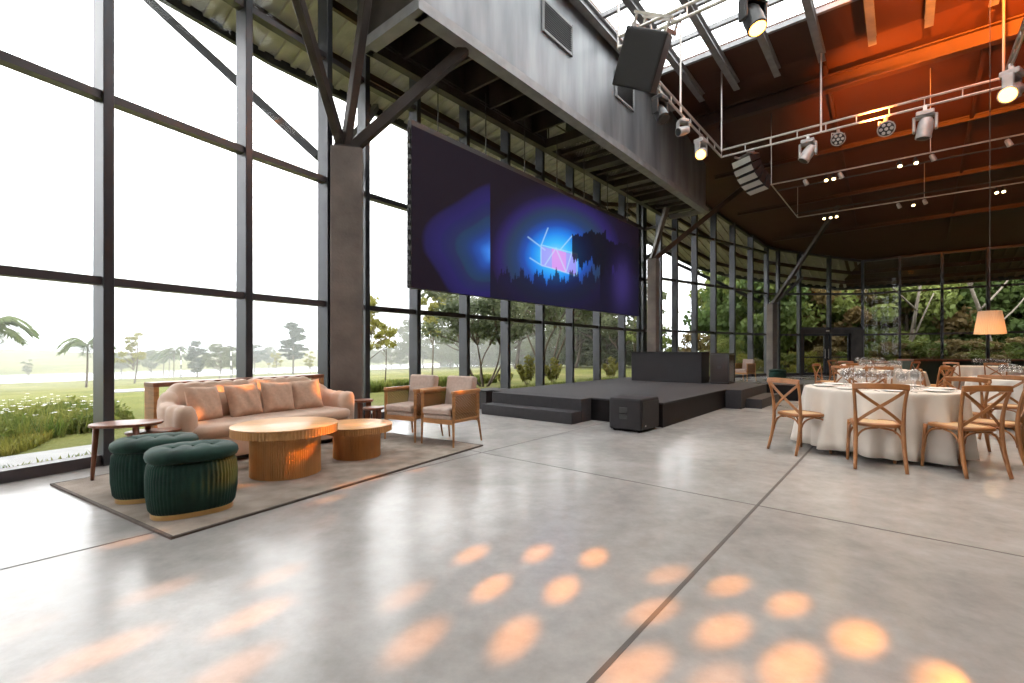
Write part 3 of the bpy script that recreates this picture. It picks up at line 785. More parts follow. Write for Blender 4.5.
# console behind the sofa -----------------------------------------------
cs=Vector((-3.10,4.62,0))+RV*(SDp+.17)+RU*(SL/2+.02); 
con=thing('console_table','narrow wooden console table behind the sofa along the window','console table',cs,RR)
m=MB(); m.box((0,0,.815),(SL+.02,.24,.05)); m.build('table_top',M['walnut'],con,bevel=.005)
for x in(-SL/2+.02,SL/2-.02):
    m=MB(); m.box((x,0,.395),(.05,.24,.79)); m.build('side_panel',M['wood'],con,bevel=.004)
m=MB(); m.box((0,.03,.2),(SL-.06,.03,.06)); m.build('stretcher',M['walnut'],con)
# ottomans ---------------------------------------------------------------
def sup(a,b,e,n):
    out=[]
    for k in range(n):
        t=2*PI*k/n; c,s=math.cos(t),math.sin(t)
        out.append((a*abs(c)**(2/e)*(1 if c>=0 else -1),b*abs(s)**(2/e)*(1 if s>=0 else -1),t))
    return out
def make_ottoman(label,loc,rz):
    o=thing('ottoman',label,'ottoman',loc,rz)
    A,Bb=.268,.215; n=240
    def ring(k,z,amp=0):
        r=[]
        for x,y,t in sup(A-k,Bb-k,2.7,n):
            w=abs(math.sin(t*30)); f=1+amp*(w**.6-.6); r.append(Vector((x*f,y*f,z)))
        return r
    m=MB(); m.loft([[Vector((x,y,z)) for x,y,_ in sup(A-.012-k,Bb-.012-k,2.7,64)] for k,z in((0,.0),(0,.035))]); m.build('base_band',M['gold'],o)
    m=MB(); m.loft([ring(.012,.036,.01),ring(.0,.06,.035),ring(-.012,.16,.045),ring(-.014,.28,.045),ring(-.006,.36,.04),ring(.012,.395,.02)]); m.build('pleated_body',M['velvet'],o,smooth=True)
    n2=72; rings=[]
    prof=[(.01,.385),(-.014,.40),(-.024,.425),(-.018,.452),(.006,.472),(.045,.482)]
    for k,z in prof: rings.append([Vector((x,y,z)) for x,y,_ in sup(A-k,Bb-k,2.7,n2)])
    for j in range(1,9):
        f=1-j/9
        rg=[]
        for x,y,_ in sup((A-.045)*f,(Bb-.045)*f,2.4,n2):
            z=.486+.012*(1-f)
            for bx,by in((-.12,0),(0,0.0),(.12,0)):
                dd=((x-bx)**2+(y-by)**2)/.0022; z-=.024*math.exp(-dd)
                z-=.010*math.exp(-((x-bx)**2)/.0004)
            rg.append(Vector((x,y,z)))
        rings.append(rg)
    m=MB(); m.loft(rings); cu=m.build('cushion_top',M['velvet'],o,smooth=True)
    for bx in(-.12,0,.12):
        m=MB(); m.lathe([(.001,.006),(.010,.003),(.012,-.004)],12,(bx,0,.474)); m.build('button',M['velvet'],cu)
    return o
oc1=atY(193,3.50); oc2=atY(156,3.84)
ot=make_ottoman('green velvet pleated ottoman nearest the rug corner, gold base fully in view',(oc1.x,oc1.y,ZR),math.radians(38))
dup(ot,(oc2.x,oc2.y,ZR),math.radians(30),'green velvet pleated ottoman between the walnut side table and the other ottoman')
pf=flo(777.5,382.5)
dup(ot,(pf.x,pf.y,0.002),.3,'small dark green pouf far off by the third pillar')
# coffee tables -----------------------------------------------------------
def coffee(label,c,rt,H,th,rp,group=None):
    o=thing('coffee_table',label,'coffee table',(c.x,c.y,ZR),.4)
    def fl(r,n,amp): 
        return [(r*(1+amp*abs(math.sin(k*PI*4/8))), k) for k in range(n)]
    n=96
    def ring(r,z,amp):
        return [Vector(((r-(amp if k%2 else 0))*math.cos(2*PI*k/(2*n)),(r-(amp if k%2 else 0))*math.sin(2*PI*k/(2*n)),z)) for k in range(2*n)]
    m=MB(); m.loft([ring(rt-.004,H-th,.005),ring(rt-.002,H-.012,.005)]); m.build('fluted_rim',M['slat'],o)
    m=MB(); m.lathe([(rt-.02,H-.014),(rt,H-.012),(rt,H-.003),(rt-.006,H)],96); smooth_by_angle(m.build('table_top',M['woodtop'],o),30)
    m=MB(); m.loft([ring(rp,.0,.007),ring(rp,H-th+.001,.007)]); m.build('pedestal',M['slat'],o)
    return o
coffee('larger round fluted wooden coffee table in front of the sofa',atY(286,4.56),.475,.475,.085,.315)
coffee('smaller lower round fluted wooden coffee table beside the armchairs',atY(357,5.28),.385,.36,.075,.255)
# walnut side tables ---------------------------------------------------------
def side_table(label,c,rx,ry,H,rz,legr=(.026,.014),n=3,z=0.002,splay=.05,group=None):
    o=thing('side_table',label,'side table',(c[0],c[1],z),rz,group)
    m=MB(); pr=[]
    for k,zz in((.02,H-.03),(.004,H-.022),(0,H-.012),(.004,H-.002),(.012,H)): pr.append([Vector((x,y,zz)) for x,y,_ in sup(rx-k,ry-k,2.2,56)])
    m.loft(pr); smooth_by_angle(m.build('table_top',M['walnut'],o),50)
    for k in range(n):
        a=2*PI*k/n+PI; x,y=math.cos(a)*rx*.82,math.sin(a)*ry*.8
        m=MB(); m.tube([(x,y,H-.02),(x+math.cos(a)*splay,y+math.sin(a)*splay,0)],[legr[0],legr[1]],12); m.build('leg',M['walnut'],o,smooth=True)
    return o
l1=flo(98,485.5)
cA=Vector((-3.26,4.30,0)) ; dirA=(cA-l1); 
side_table('taller oval walnut side table beside the near end of the sofa',(-3.58,4.37),.28,.20,.515,math.radians(20),n=3,z=ZR,splay=.03)
side_table('lower round walnut nesting table tucked against the sofa arm',(-3.43,4.50),.22,.15,.42,.5,legr=(.022,.014),z=ZR,splay=.0)
def slab_table(label,c,r,H,rz):
    o=thing('side_table',label,'side table',(c[0],c[1],.002),rz)
    m=MB(); m.lathe([(r-.01,H-.035),(r,H-.028),(r,H-.006),(r-.006,H)],40); smooth_by_angle(m.build('table_top',M['walnut'],o),40)
    for k in range(3):
        a=2*PI*k/3
        Mz=Matrix.Rotation(a,3,'Z'); m=MB(); m.box(Mz@Vector((r*.55,0,(H-.036)/2)),(r*.5,.045,H-.036),Mz); m.build('leg',M['walnut'],o,bevel=.006)
    return o
slab_table('taller small walnut table by the pillar beyond the sofa',atY(363,6.92),.145,.47,.3)
slab_table('lower small walnut table between the sofa end and the armchair',atY(373.5,6.55),.145,.405,.9)
# armchairs ------------------------------------------------------------------
def make_armchair(label,loc,rz,group):
    o=thing('armchair',label,'armchair',loc,rz,group)   # faces local -y
    Wd,D=.56,.56
    for sx in(-1,1):
        m=MB(); m.tube([(sx*(Wd/2-.02),-D/2+.02,.0),(sx*(Wd/2-.025),-D/2+.025,.30),(sx*(Wd/2-.025),-D/2+.025,.655)],[.015,.022,.022],4); m.build('leg',M['wood'],o)
        m=MB(); m.tube([(sx*(Wd/2-.01),D/2+.02,.0),(sx*(Wd/2-.025),D/2-.03,.30),(sx*(Wd/2-.025),D/2-.03,.655)],[.014,.021,.021],4); m.build('leg',M['wood'],o)
        m=MB(); x=sx*(Wd/2-.025)
        m.box((x,0,.665),(.05,D-.02,.035)); m.box((x,0,.315),(.028,D-.08,.03)); m.box((x,0,.64),(.024,D-.08,.025)); m.box((x,-D/2+.045,.48),(.02,.02,.36)); m.box((x,D/2-.055,.48),(.02,.02,.36))
        f=m.build('arm_frame',M['wood'],o,bevel=.006)
        m=MB(); m.box((x,0,.475),(.006,D-.09,.30)); m.build('cane_panel',M['cane'],f)
    m=MB(); m.box((0,-D/2+.035,.30),(Wd-.06,.03,.06)); m.box((0,D/2-.035,.30),(Wd-.06,.03,.06)); m.box((0,0,.30),(Wd-.09,D-.06,.03)); m.build('seat_frame',M['wood'],o)
    m=MB(); m.box((0,-.005,.352),(Wd-.11,D-.03,.05)); m.build('seat_base',M['fabric'],o,bevel=.018,seg=3)
    m=MB(); m.box((0,-.02,.425),(Wd-.115,D-.0,.09)); m.build('seat_cushion',M['fabric'],o,bevel=.03,seg=4)
    Mx=Matrix.Rotation(math.radians(-9),3,'X')
    m=MB(); m.box((0,D/2-.07,.63),(Wd-.12,.12,.42),Mx); m.build('backrest',M['fabric'],o,bevel=.03,seg=4)
    m=MB(); m.box((0,D/2-.005,.52),(Wd-.10,.02,.34),Mx); m.build('back_frame',M['wood'],o,bevel=.004)
    return o
fl_,fr_=flo(421.5,444.5),flo(452.5,449.0); dF=(fr_-fl_).normalized(); mid=(fl_+fr_)/2; bk=Vector((-dF.y,dF.x,0))
cR=mid+bk*.27; ac=make_armchair('taupe armchair with cane sides, closer to the stage',(cR.x,cR.y,ZR),math.atan2(dF.y,dF.x),'pair of cane armchairs')
fl2,fr2=flo(384.5,440),flo(414.5,443.8); dF2=(fr2-fl2).normalized(); mid2=(fl2+fr2)/2; bk2=Vector((-dF2.y,dF2.x,0))
cL=mid2+bk2*.27; dup(ac,(cL.x,cL.y,ZR),math.atan2(dF2.y,dF2.x),'taupe armchair with cane sides, closer to the sofa','pair of cane armchairs')
fp=atY(745,18.2); dup(ac,(fp.x,fp.y,.002),math.radians(-60),'pale armchair with orange wood far off beyond the stage steps')

# ================================================================== DINING
def bez(p,n=10):
    p=[Vector(a) for a in p]; out=[]
    for k in range(n+1):
        t=k/n; q=p[:]
        while len(q)>1: q=[a.lerp(b,t) for a,b in zip(q,q[1:])]
        out.append(q[0])
    return out
def make_chair(name,label,loc,rz,mt):
    o=thing(name,label,'chair',loc,rz)         # faces local +y
    for sx in(-1,1):
        pts=bez([(sx*.205,-.275,0),(sx*.195,-.21,.2),(sx*.185,-.185,.36),(sx*.188,-.185,.50),(sx*.195,-.20,.66),(sx*.215,-.255,.835)],16)
        m=MB(); m.tube(pts,[.015+.005*math.sin(PI*min(1,k/12)) for k in range(17)],10); m.build('leg',mt,o,smooth=True)
        pts=bez([(sx*.205,.215,0),(sx*.20,.205,.2),(sx*.19,.19,.44)],8)
        m=MB(); m.tube(pts,[.0145+.0055*k/8 for k in range(9)],10); m.build('leg',mt,o,smooth=True)
    # bent braces under the seat
    m=MB()
    for sx in(-1,1):
        m.tube(bez([(sx*.200,.185,.24),(sx*.20,.17,.44),(sx*.19,.05,.40),(sx*.188,0,.425)],8),.010,6)
        m.tube(bez([(sx*.19,-.20,.24),(sx*.188,-.17,.44),(sx*.188,-.05,.40),(sx*.188,0,.425)],8),.010,6)
    for sy,z in((1,.24),(-1,.24)):
        y=.195 if sy>0 else -.195
        for sx in(-1,1): m.tube(bez([(sx*.198,y,z),(sx*.17,y,.45),(sx*.05,y,.40),(0,y,.425)],8),.010,6)
    m.build('bent_brace',mt,o,smooth=True)
    # seat ring and rattan
    def seat(k): 
        out=[]
        for t in range(40):
            a=2*PI*t/40; c,s=math.cos(a),math.sin(a)
            w=.205+.02*s
            out.append((abs(c)**.55*(1 if c>0 else -1)*(w-k),abs(s)**.55*(1 if s>0 else -1)*(.215-k)))
        return out
    m=MB(); m.loft([[Vector((x,y,z)) for x,y in seat(k)] for k,z in((.012,.425),(0,.432),(0,.455),(.01,.462),(.035,.463),(.036,.45))]); smooth_by_angle(m.build('seat_frame',mt,o),40)
    m=MB(); m.loft([[Vector((x,y,z)) for x,y in seat(k)] for k,z in((.036,.449),(.036,.458),(.10,.455))]); m.build('seat',M['rattan'],o)
    # top rail, curved back
    pts=[];
    for k in range(13):
        a=-1+2*k/12; pts.append((a*.228,-.252-.035*(1-a*a),.832+.010*(1-a*a)))
    m=MB(); m.ribbon(pts,.058,.024,(0,.25,1)); m.build('top_rail',mt,o,bevel=.007,seg=2)
    m=MB()
    m.ribbon(bez([(-.20,-.238,.80),(-.07,-.245,.68),(.07,-.24,.60),(.178,-.19,.475)],10),.030,.012,(.5,.2,.8))
    m.ribbon(bez([(.20,-.238,.80),(.07,-.262,.68),(-.07,-.256,.60),(-.178,-.19,.475)],10),.030,.012,(-.5,.2,.8))
    m.build('cross_back',mt,o,bevel=.003,seg=1)
    return o
T=[(4.40,5.62),(8.15,7.35),(8.10,10.35),(13.35,13.1),(11.2,14.7)]
TNAME=['near','second','middle','far','farthest']
TDESC=['nearest round table','round table under the pendant lamp','middle round table behind the nearest one','far round table before the dark green counter','farthest round table in front of the doors']
def tablecloth(c,label,seed,R=.76,H=.745,hem=.05):
    rnd=random.Random(seed); n=168
    ph=[rnd.uniform(0,6.28) for _ in range(6)]
    def wob(t): return 1.0*math.sin(9*t+ph[0])+.6*math.sin(14*t+ph[1])+.45*math.sin(23*t+ph[2])+.2*math.sin(31*t+ph[3])
    rings=[]
    for r,z,a in((.02,H,0),(R*.5,H,0),(R-.02,H,0),(R-.003,H-.003,0),(R+.004,H-.014,.001),(R+.006,H-.05,.006),(R+.010,H-.15,.016),(R+.016,H-.3,.034),(R+.022,H-.45,.048),(R+.028,H-.6,.060),(R+.034,hem,.068)):
        rings.append([Vector(((r+a*wob(2*PI*k/n))*math.cos(2*PI*k/n),(r+a*wob(2*PI*k/n))*math.sin(2*PI*k/n),z+(.012*math.sin(3*2*PI*k/n+ph[4]) if z==hem else 0))) for k in range(n)])
    m=MB(); m.loft(rings,cap=False); o=m.build('tablecloth',M['cloth'],smooth=True)
    m2=o.modifiers.new('s','SOLIDIFY'); m2.thickness=.003; m2.offset=1
    o.location=(c[0],c[1],0); return tag(o,label,'tablecloth','round white tablecloths')
tb0=None
for k,c in enumerate(T):
    lab='folding table hidden under the cloth: '+TDESC[k]
    if tb0 is None:
        tb0=thing('round_table',lab,'table',(c[0],c[1],.001),0,'round banquet tables')
        m=MB(); m.lathe([(.735,.715),(.74,.718),(.74,.732),(.735,.737)],48); m.build('table_top',M['walnut'],tb0)
        for a in range(4):
            an=PI/4+a*PI/2; m=MB(); m.tube([(.40*math.cos(an),.40*math.sin(an),.715),(.50*math.cos(an),.50*math.sin(an),0)],.016,8); m.build('leg',M['walnut'],tb0)
    else: dup(tb0,(c[0],c[1],.001),.3*k,lab,'round banquet tables')
    tablecloth(c,'white floor length cloth draped over the '+TDESC[k],11+k)
# chairs: (table index, seat centre x, y, facing vector, label)
CH=[(0,3.42,5.57,(.97,.24),'oak cross back chair at the side of the nearest table, closest to the stage'),
    (0,3.76,4.87,(.47,.88),'oak cross back chair turned from the camera at the nearest table, by the floor joint'),
    (0,4.44,4.64,(0.02,1),'oak cross back chair drawn out at the near side of the closest table'),
    (0,4.98,4.88,(-.63,.77),'oak cross back chair seen edge on, nearest the camera beside the closest table'),
    (0,5.30,5.62,(-.87,-.38),'cross back chair behind the drawn out chair, facing the closest table'),
    (0,4.95,6.50,(-.5,-.86),'cross back chair behind the wine glasses of the closest table'),
    (1,6.62,6.30,(.82,.57),'cross back chair with its back to the camera at the pendant lamp table'),
    (1,7.35,8.05,(.75,-.66),'cross back chair on the far side of the pendant lamp table'),
    (1,7.6,6.5,(.54,.84),'cross back chair on the near side of the pendant lamp table'),
    (2,7.18,9.98,(.92,.37),'cross back chair on the stage side of the middle table'),
    (2,7.42,9.50,(.62,.78),'cross back chair turned from the camera at the middle table'),
    (2,8.42,9.42,(-.32,.95),'cross back chair of the middle table seen past the tall glasses'),
    (2,8.9,10.0,(-.92,.4),'cross back chair of the middle table nearest the dark green counter'),
    (2,7.5,11.15,(.6,-.8),'cross back chair on the door side of the middle table'),
    (2,8.4,11.32,(-.3,-.95),'cross back chair on the far side of the middle table'),
    (3,12.72,12.38,(.66,.75),'cross back chair turned from the camera at the far table by the counter'),
    (3,12.43,13.05,(1,.05),'cross back chair seen from the side at the far table by the counter'),
    (3,13.6,12.2,(-.25,.97),'cross back chair on the near side of the far table by the counter'),
    (4,10.35,14.35,(.92,.38),'chair tinted as orange lit on the stage side of the farthest table'),
    (4,10.8,13.85,(.42,.9),'chair tinted as orange lit with its back to the camera at the farthest table'),
    (4,11.6,13.85,(-.42,.9),'chair tinted as orange lit nearest the counter at the farthest table'),
    (4,10.85,15.55,(.4,-.9),'chair tinted as orange lit on the door side of the farthest table'),
    (4,11.7,15.5,(-.5,-.86),'chair tinted as orange lit on the window side of the farthest table')]
cp={}
for (ti,x,y,f,lab) in CH:
    g='cross back chairs round the %s'%TDESC[ti]; key='r' if ti==4 else 'o'; rz=face(*f)
    if key not in cp:
        cp[key]=make_chair('dining_chair',lab,(x,y,.002),rz,M['chairlit'] if key=='r' else M['chairwood']); cp[key]['group']=g
    else: dup(cp[key],(x,y,.002),rz,lab,g)
# table settings
gl0=None; pl_0=None; nk0=None; ft0=None
HT=.7465
def glass_mesh(h,r):
    m=MB(); pr=[(.001,.0),(r*.85,.001),(r*.8,.004),(.006,.010),(.004,.02),(.004,h*.45),(.008,h*.48),(r*.75,h*.56),(r,h*.68),(r*.95,h*.84),(r*.80,h),(r*.76,h),(r*.91,h*.84),(r*.95,h*.68),(r*.70,h*.575),(.002,h*.50)]
    m.lathe(pr,18); return m
def knife_mesh():
    m=MB(); m.box((0,-.05,.003),(.016,.10,.005)); m.box((0,.055,.0025),(.02,.11,.003)); return m
def fork_mesh():
    m=MB(); m.box((0,-.03,.003),(.010,.14,.004)); m.box((0,.055,.003),(.024,.03,.004))
    for k in range(4): m.box((-.0096+.0064*k,.09,.003),(.0035,.045,.003))
    return m
protos={}
def item(name,builder,mt,loc,rz,label,cat,group,smooth=False,sc=1):
    if name not in protos:
        o=builder().build(name,mt,smooth=smooth); protos[name]=o
    else:
        o=protos[name].copy(); COL.objects.link(o)
    o.location=loc; o.rotation_euler=(0,0,rz); o.scale=(sc,sc,sc); return tag(o,label,cat,group)
def plate():
    m=MB(); m.lathe([(.001,.002),(.075,.001),(.08,.003),(.125,.016),(.128,.018),(.126,.020),(.078,.008),(.001,.007)],40); return m
def napkin():
    m=MB(); m.loft([[Vector((x*f,y*f,z)) for x,y in((-.045,-.10),(.045,-.10),(.055,.10),(-.055,.10))] for f,z in((1,.0),(1.0,.008),(.9,.016))]); return m
for ti,n,ph in((0,8,.35),(1,8,.1),(2,8,.2),(3,8,.0),(4,8,.4)):
    cx,cy=T[ti]
    for k in range(n):
        a=2*PI*k/n+ph; d=Vector((math.cos(a),math.sin(a),0)); tt=Vector((-d.y,d.x,0)); C=Vector((cx,cy,HT))
        P=C+d*.57; rz=math.atan2(-d.x*-1,d.y*-1) if False else math.atan2(d.x,-d.y)
        if ti<3:
            item('dinner_plate',plate,M['china'],P,0,'white dinner plate laid on the '+TDESC[ti],'plate','plates on the '+TDESC[ti],True)
            item('folded_napkin',napkin,M['napkin'],P+Vector((0,0,.009)),rz,'folded napkin lying on a plate of the '+TDESC[ti],'napkin','napkins on the '+TDESC[ti])
        if ti<2:
            item('table_knife',knife_mesh,M['cutlery'],P+tt*.16,rz,'silver knife beside a plate on the '+TDESC[ti],'knife','knives on the '+TDESC[ti])
            item('table_fork',fork_mesh,M['cutlery'],P-tt*.16,rz,'silver fork beside a plate on the '+TDESC[ti],'fork','forks on the '+TDESC[ti])
        for j,(rr_,off,s_) in enumerate(((.36,.10,1.0),(.33,.0,1.12),(.30,-.09,.92))):
            item('wine_glass',lambda:glass_mesh(.205,.040),M['clear'],C+d*rr_+tt*off,0,'clear stemmed wine glass standing on the '+TDESC[ti],'wine glass','wine glasses on the '+TDESC[ti],True,s_)
# counter
cc=thing('bar_counter','long dark green bar counter with a dark wood top below the far windows','counter',(17.2,15.45,0.002),math.radians(-2))
m=MB(); m.box((0,0,.42),(8.2,.6,.84)); m.build('front_panel',M['green'],cc)
m=MB(); m.box((0,-.02,.87),(8.35,.72,.06)); m.build('counter_top',M['walnut'],cc,bevel=.006)
m=MB()
for k in range(9): m.box((-4.0+k*1.0,-.305,.42),(.05,.02,.82))
m.build('panel_batten',M['black'],cc)
# pendant lamp
px_=atY(990,8.3); zb,zt=H0+(350-334)*8.3/F,H0+(350-311)*8.3/F
pn=thing('pendant_lamp','cream pleated drum pendant lamp hanging over the second table','pendant lamp',(px_.x,px_.y,zb))
n=96
def shr(r,z): return [Vector(((r+(.006 if k%2 else 0))*math.cos(2*PI*k/n),(r+(.006 if k%2 else 0))*math.sin(2*PI*k/n),z)) for k in range(n)]
m=MB(); m.loft([shr(.205,0),shr(.148,zt-zb)],cap=False); o=m.build('lamp_shade',M['shade'],pn); q=o.modifiers.new('s','SOLIDIFY'); q.thickness=.004
zc=zroof(px_.x,px_.y)-zb
m=MB(); m.tube([(0,0,zt-zb-.02),(0,0,zc)],.007,6); m.build('cord',M['rust'],pn)
m=MB(); m.lathe([(.02,.20),(.022,.30)],12); m.tube([(-.148,0,zt-zb-.02),(.148,0,zt-zb-.02)],.004,5); m.tube([(0,-.148,zt-zb-.02),(0,.148,zt-zb-.02)],.004,5); m.build('lamp_holder',M['rust'],pn)
m=MB(); m.lathe([(.002,.10),(.03,.12),(.04,.155),(.028,.19),(.015,.21)],16); m.build('bulb',M['lenswarm'],pn,smooth=True)
# ================================================================== RIG
RS0,RS1,RQ0,RQ1=7.3,13.2,-3.73,1.5
rig=thing('lighting_truss','rectangular steel pipe lighting truss hung under the skylight end of the roof','truss',SQ(RS0,RQ0,6.43)); inr=-Vector(rig.location)
def Rg(s,q,z): return SQ(s,q,z)+inr
cor=[(RS0,RQ0),(RS1,RQ0),(RS1,RQ1),(RS0,RQ1)]
for k in range(4):
    a,b=cor[k],cor[(k+1)%4]
    m=MB()
    for z in(6.34,6.52): m.tube([Rg(*a,z),Rg(*b,z)],.026,8)
    n=int(math.hypot(a[0]-b[0],a[1]-b[1])/.55)
    for j in range(n+1):
        t=j/n; p=(a[0]+(b[0]-a[0])*t,a[1]+(b[1]-a[1])*t); m.tube([Rg(*p,6.34),Rg(*p,6.52)],.012,6)
    m.build('truss_side',M['chrome'],rig)
for s,q in((RS0,RQ0),(RS1-.35,RQ0+.1),(RS1,-1.5),(RS1,RQ1),(RS0,RQ1),(10.2,RQ0),(10.2,RQ1)):
    P=SQ(s,q); m=MB(); m.tube([Rg(s,q,6.34),Rg(s,q,zroof(P.x,P.y)-.02)],.022,8); m.build('hanger_rod',M['chrome'],rig)
rig2=thing('lighting_bar','thin dark rectangular pipe frame carrying small warm spotlights, deeper in the hall','lighting bar',SQ(15.3,-2.95,6.0)); in2=-Vector(rig2.location)
for a,b in(((15.3,-2.95),(15.3,6.0)),((15.3,-2.95),(19.7,-2.95)),((19.7,-2.95),(19.7,6.0)),((16.0,-2.95),(16.0,6.0)),((19.1,-2.95),(19.1,6.0))):
    m=MB(); m.tube([SQ(*a,6.0)+in2,SQ(*b,6.0)+in2],.02,6); m.build('pipe',M['chrome'] if a[0] in(15.3,19.7) else M['hanger'],rig2)
for s,q in((15.3,-2.95),(15.3,.5),(15.3,4),(19.7,-2.95),(19.7,.5),(19.7,4)):
    P=SQ(s,q); m=MB(); m.tube([Vector(P)+Vector((0,0,6.0))+in2,Vector(P)+Vector((0,0,zroof(P.x,P.y)-.02))+in2],.010,6); m.build('hanger_rod',M['chrome'],rig2)

def moving_head(label,P,aim,lit=False,yaw=0,sc=1.0,mt='lamp'):
    """P: point on the pipe; the lamp hangs below it"""
    t=thing('moving_head_light',label,'stage light',P,yaw); t.scale=(sc,)*3
    m=MB(); m.box((0,0,-.05),(.06,.06,.14)); m.build('clamp',M['chrome'],t)
    m=MB(); m.box((0,0,-.15),(.28,.24,.10)); m.build('base',M[mt],t,bevel=.025,seg=2)
    m=MB()
    for sx in(-1,1): m.box((sx*.165,0,-.33),(.05,.14,.30))
    m.box((0,0,-.205),(.36,.16,.04)); m.build('yoke',M[mt],t,bevel=.02,seg=2)
    d=(Matrix.Rotation(-yaw,3,'Z')@Vector(aim)).normalized(); R=d.to_track_quat('Z','Y').to_matrix()
    m=MB(); m.lathe([(.03,-.19),(.09,-.18),(.12,-.11),(.13,.02),(.125,.13),(.13,.19),(.12,.20)],20,(0,0,-.42),R); hd=m.build('head',M[mt],t); smooth_by_angle(hd,40)
    m=MB(); m.lathe([(.11,.195),(.10,.212),(.04,.222)],20,(0,0,-.42),R); m.build('lens',M['lensamber'] if lit else M['lampdark'],hd)
    return t
def on_pipe_q(px,q,z=6.34):
    kx=(px-512)/F; Y=q/(VX*kx+VY); return Vector((kx*Y,Y,z))
def on_pipe_s(px,s,z=6.34):
    kx=(px-512)/F; Y=s/(UX*kx+UY); return Vector((kx*Y,Y,z))
moving_head('black moving head stage light hanging below the big loudspeaker',on_pipe_q(660,RQ0),(.2,-.5,-.8),yaw=.7,mt='lampdark')
moving_head('small pale stage light on the truss between the loudspeaker and the glowing lamp',on_pipe_q(683,RQ0),(-.7,-.3,-.3),yaw=.2,sc=.75)
BS2=on_pipe_q(701,RQ0)
moving_head('pale stage light glowing amber just before the truss corner',BS2,(-.35,-.78,-.52),lit=True,yaw=.7)
moving_head('grey moving head stage light on the truss, nearest the line array',on_pipe_s(808,RS1),(-.5,.2,-.9),yaw=-.7)
moving_head('grey moving head stage light on the truss, alone past the two round cans',on_pipe_s(925,RS1),(-.1,.1,-1),yaw=-.7,sc=1.08)
moving_head('dark moving head glowing amber against the skylight',on_pipe_s(753,RS0),(.12,-.35,-.9),lit=True,yaw=.3,sc=1.05,mt='lampdark')
BS=on_pipe_q(1012,RQ1)
moving_head('pale moving head stage light at the end of the truss by the hanger rods',BS,(-.78,-.42,-.48),lit=True,yaw=.5,sc=1.15)
def par(label,P,aim,sc=1):
    t=thing('par_can',label,'stage light',P,0); t.scale=(sc,)*3
    d=Vector(aim).normalized(); R=d.to_track_quat('Z','Y').to_matrix()
    m=MB(); m.box((0,0,-.05),(.05,.05,.14)); m.build('clamp',M['chrome'],t)
    m=MB(); m.tube([(-.15,0,-.24),(-.15,0,-.12),(.15,0,-.12),(.15,0,-.24)],.012,6); m.build('bracket',M['chrome'],t)
    m=MB(); m.lathe([(.08,-.12),(.13,-.10),(.14,.06),(.15,.08),(.135,.085)],24,(0,0,-.24),R); b=m.build('can',M['lamp'],t); smooth_by_angle(b,40)
    m=MB()
    for k in range(7):
        a=2*PI*k/6; r=0 if k==6 else .085
        m.lathe([(.034,.08),(.03,.095),(.01,.10)],12,Vector((0,0,-.24))+R@Vector((r*math.cos(a),r*math.sin(a),0)),R)
    m.build('lens_cluster',M['lenswhite'],b)
    m=MB(); m.lathe([(.128,.078),(.128,.086)],24,(0,0,-.24),R); m.build('front_plate',M['lampdark'],b)
par('round LED par can on the truss, second after the line array',on_pipe_s(838,RS1),(-.45,-.7,-.5))
par('round LED par can on the truss, third after the line array',on_pipe_s(886,RS1),(-.5,-.7,-.5),1.1)
# hung loudspeakers
ls=thing('loudspeaker','large black hung loudspeaker cabinet tilted below the skylight','loudspeaker',SQ(7.55,-3.36,6.08)); ls.rotation_euler=(Matrix.Rotation(math.radians(30),3,Vector((.27,.85,.5)).normalized())@Euler((math.radians(30),0,math.radians(-40))).to_matrix()).to_euler()
def tap(m,w0,w1,d,h,dx=0):
    return m.loft([[Vector((-w0/2,-d/2,-h/2)),Vector((w0/2,-d/2,-h/2)),Vector((w1/2,d/2,-h/2)),Vector((-w1/2,d/2,-h/2))],[Vector((-w0/2,-d/2,h/2)),Vector((w0/2,-d/2,h/2)),Vector((w1/2,d/2,h/2)),Vector((-w1/2,d/2,h/2))]])
m=MB(); tap(m,.72,.48,.62,.86); m.build('cabinet',M['black'],ls,bevel=.02,seg=2)
m=MB(); m.box((0,-.315,0),(.66,.014,.80)); m.build('grille',M['speaker'],ls,bevel=.004)
m=MB()
for sx in(-.28,.28): m.box((sx,0,.46),(.05,.5,.06)); m.box((sx,-.2,.55),(.03,.05,.2)); m.box((sx,.2,.55),(.03,.05,.2))
m.box((0,-.2,.63),(.66,.05,.04)); m.box((0,.2,.63),(.66,.05,.04)); m.build('rigging_frame',M['chrome'],ls)
m=MB()
for sx in(-.25,.25): 
    for sz in(-.3,.3): m.lathe([(.02,0),(.02,.012)],8,(sx,.31,sz),Matrix.Rotation(-PI/2,3,'X'))
m.build('bolt',M['chrome'],ls)
la=thing('line_array','curved hung line array of slim speaker boxes at the truss corner','line array',SQ(13.35,-3.15,6.28)); la.rotation_euler=(0,0,math.radians(-70))
ang=0; pos=Vector((0,0,-.14))
for k in range(5):
    R=Matrix.Rotation(math.radians(20)+ang,3,'X')
    m=MB(); m.loft([[pos+R@Vector(v) for v in((-.30,-.19,-.088),(.30,-.19,-.088),(.26,.19,-.062),(-.26,.19,-.062))],[pos+R@Vector(v) for v in((-.30,-.19,.088),(.30,-.19,.088),(.26,.19,.062),(-.26,.19,.062))]]); bx=m.build('speaker_box',M['black'],la,bevel=.008)
    m=MB(); m.box(pos+R@Vector((0,-.196,0)),(.56,.012,.15),R); m.build('grille',M['greygrille'],bx)
    st_=R@Vector((0,-.0,-.182)); pos=pos+st_; ang+=math.radians(12)
m=MB(); m.box((-.2,0,-.01),(.03,.4,.05)); m.box((.2,0,-.01),(.03,.4,.05)); m.box((0,0,.02),(.46,.05,.04)); m.build('rigging_frame',M['chrome'],la)
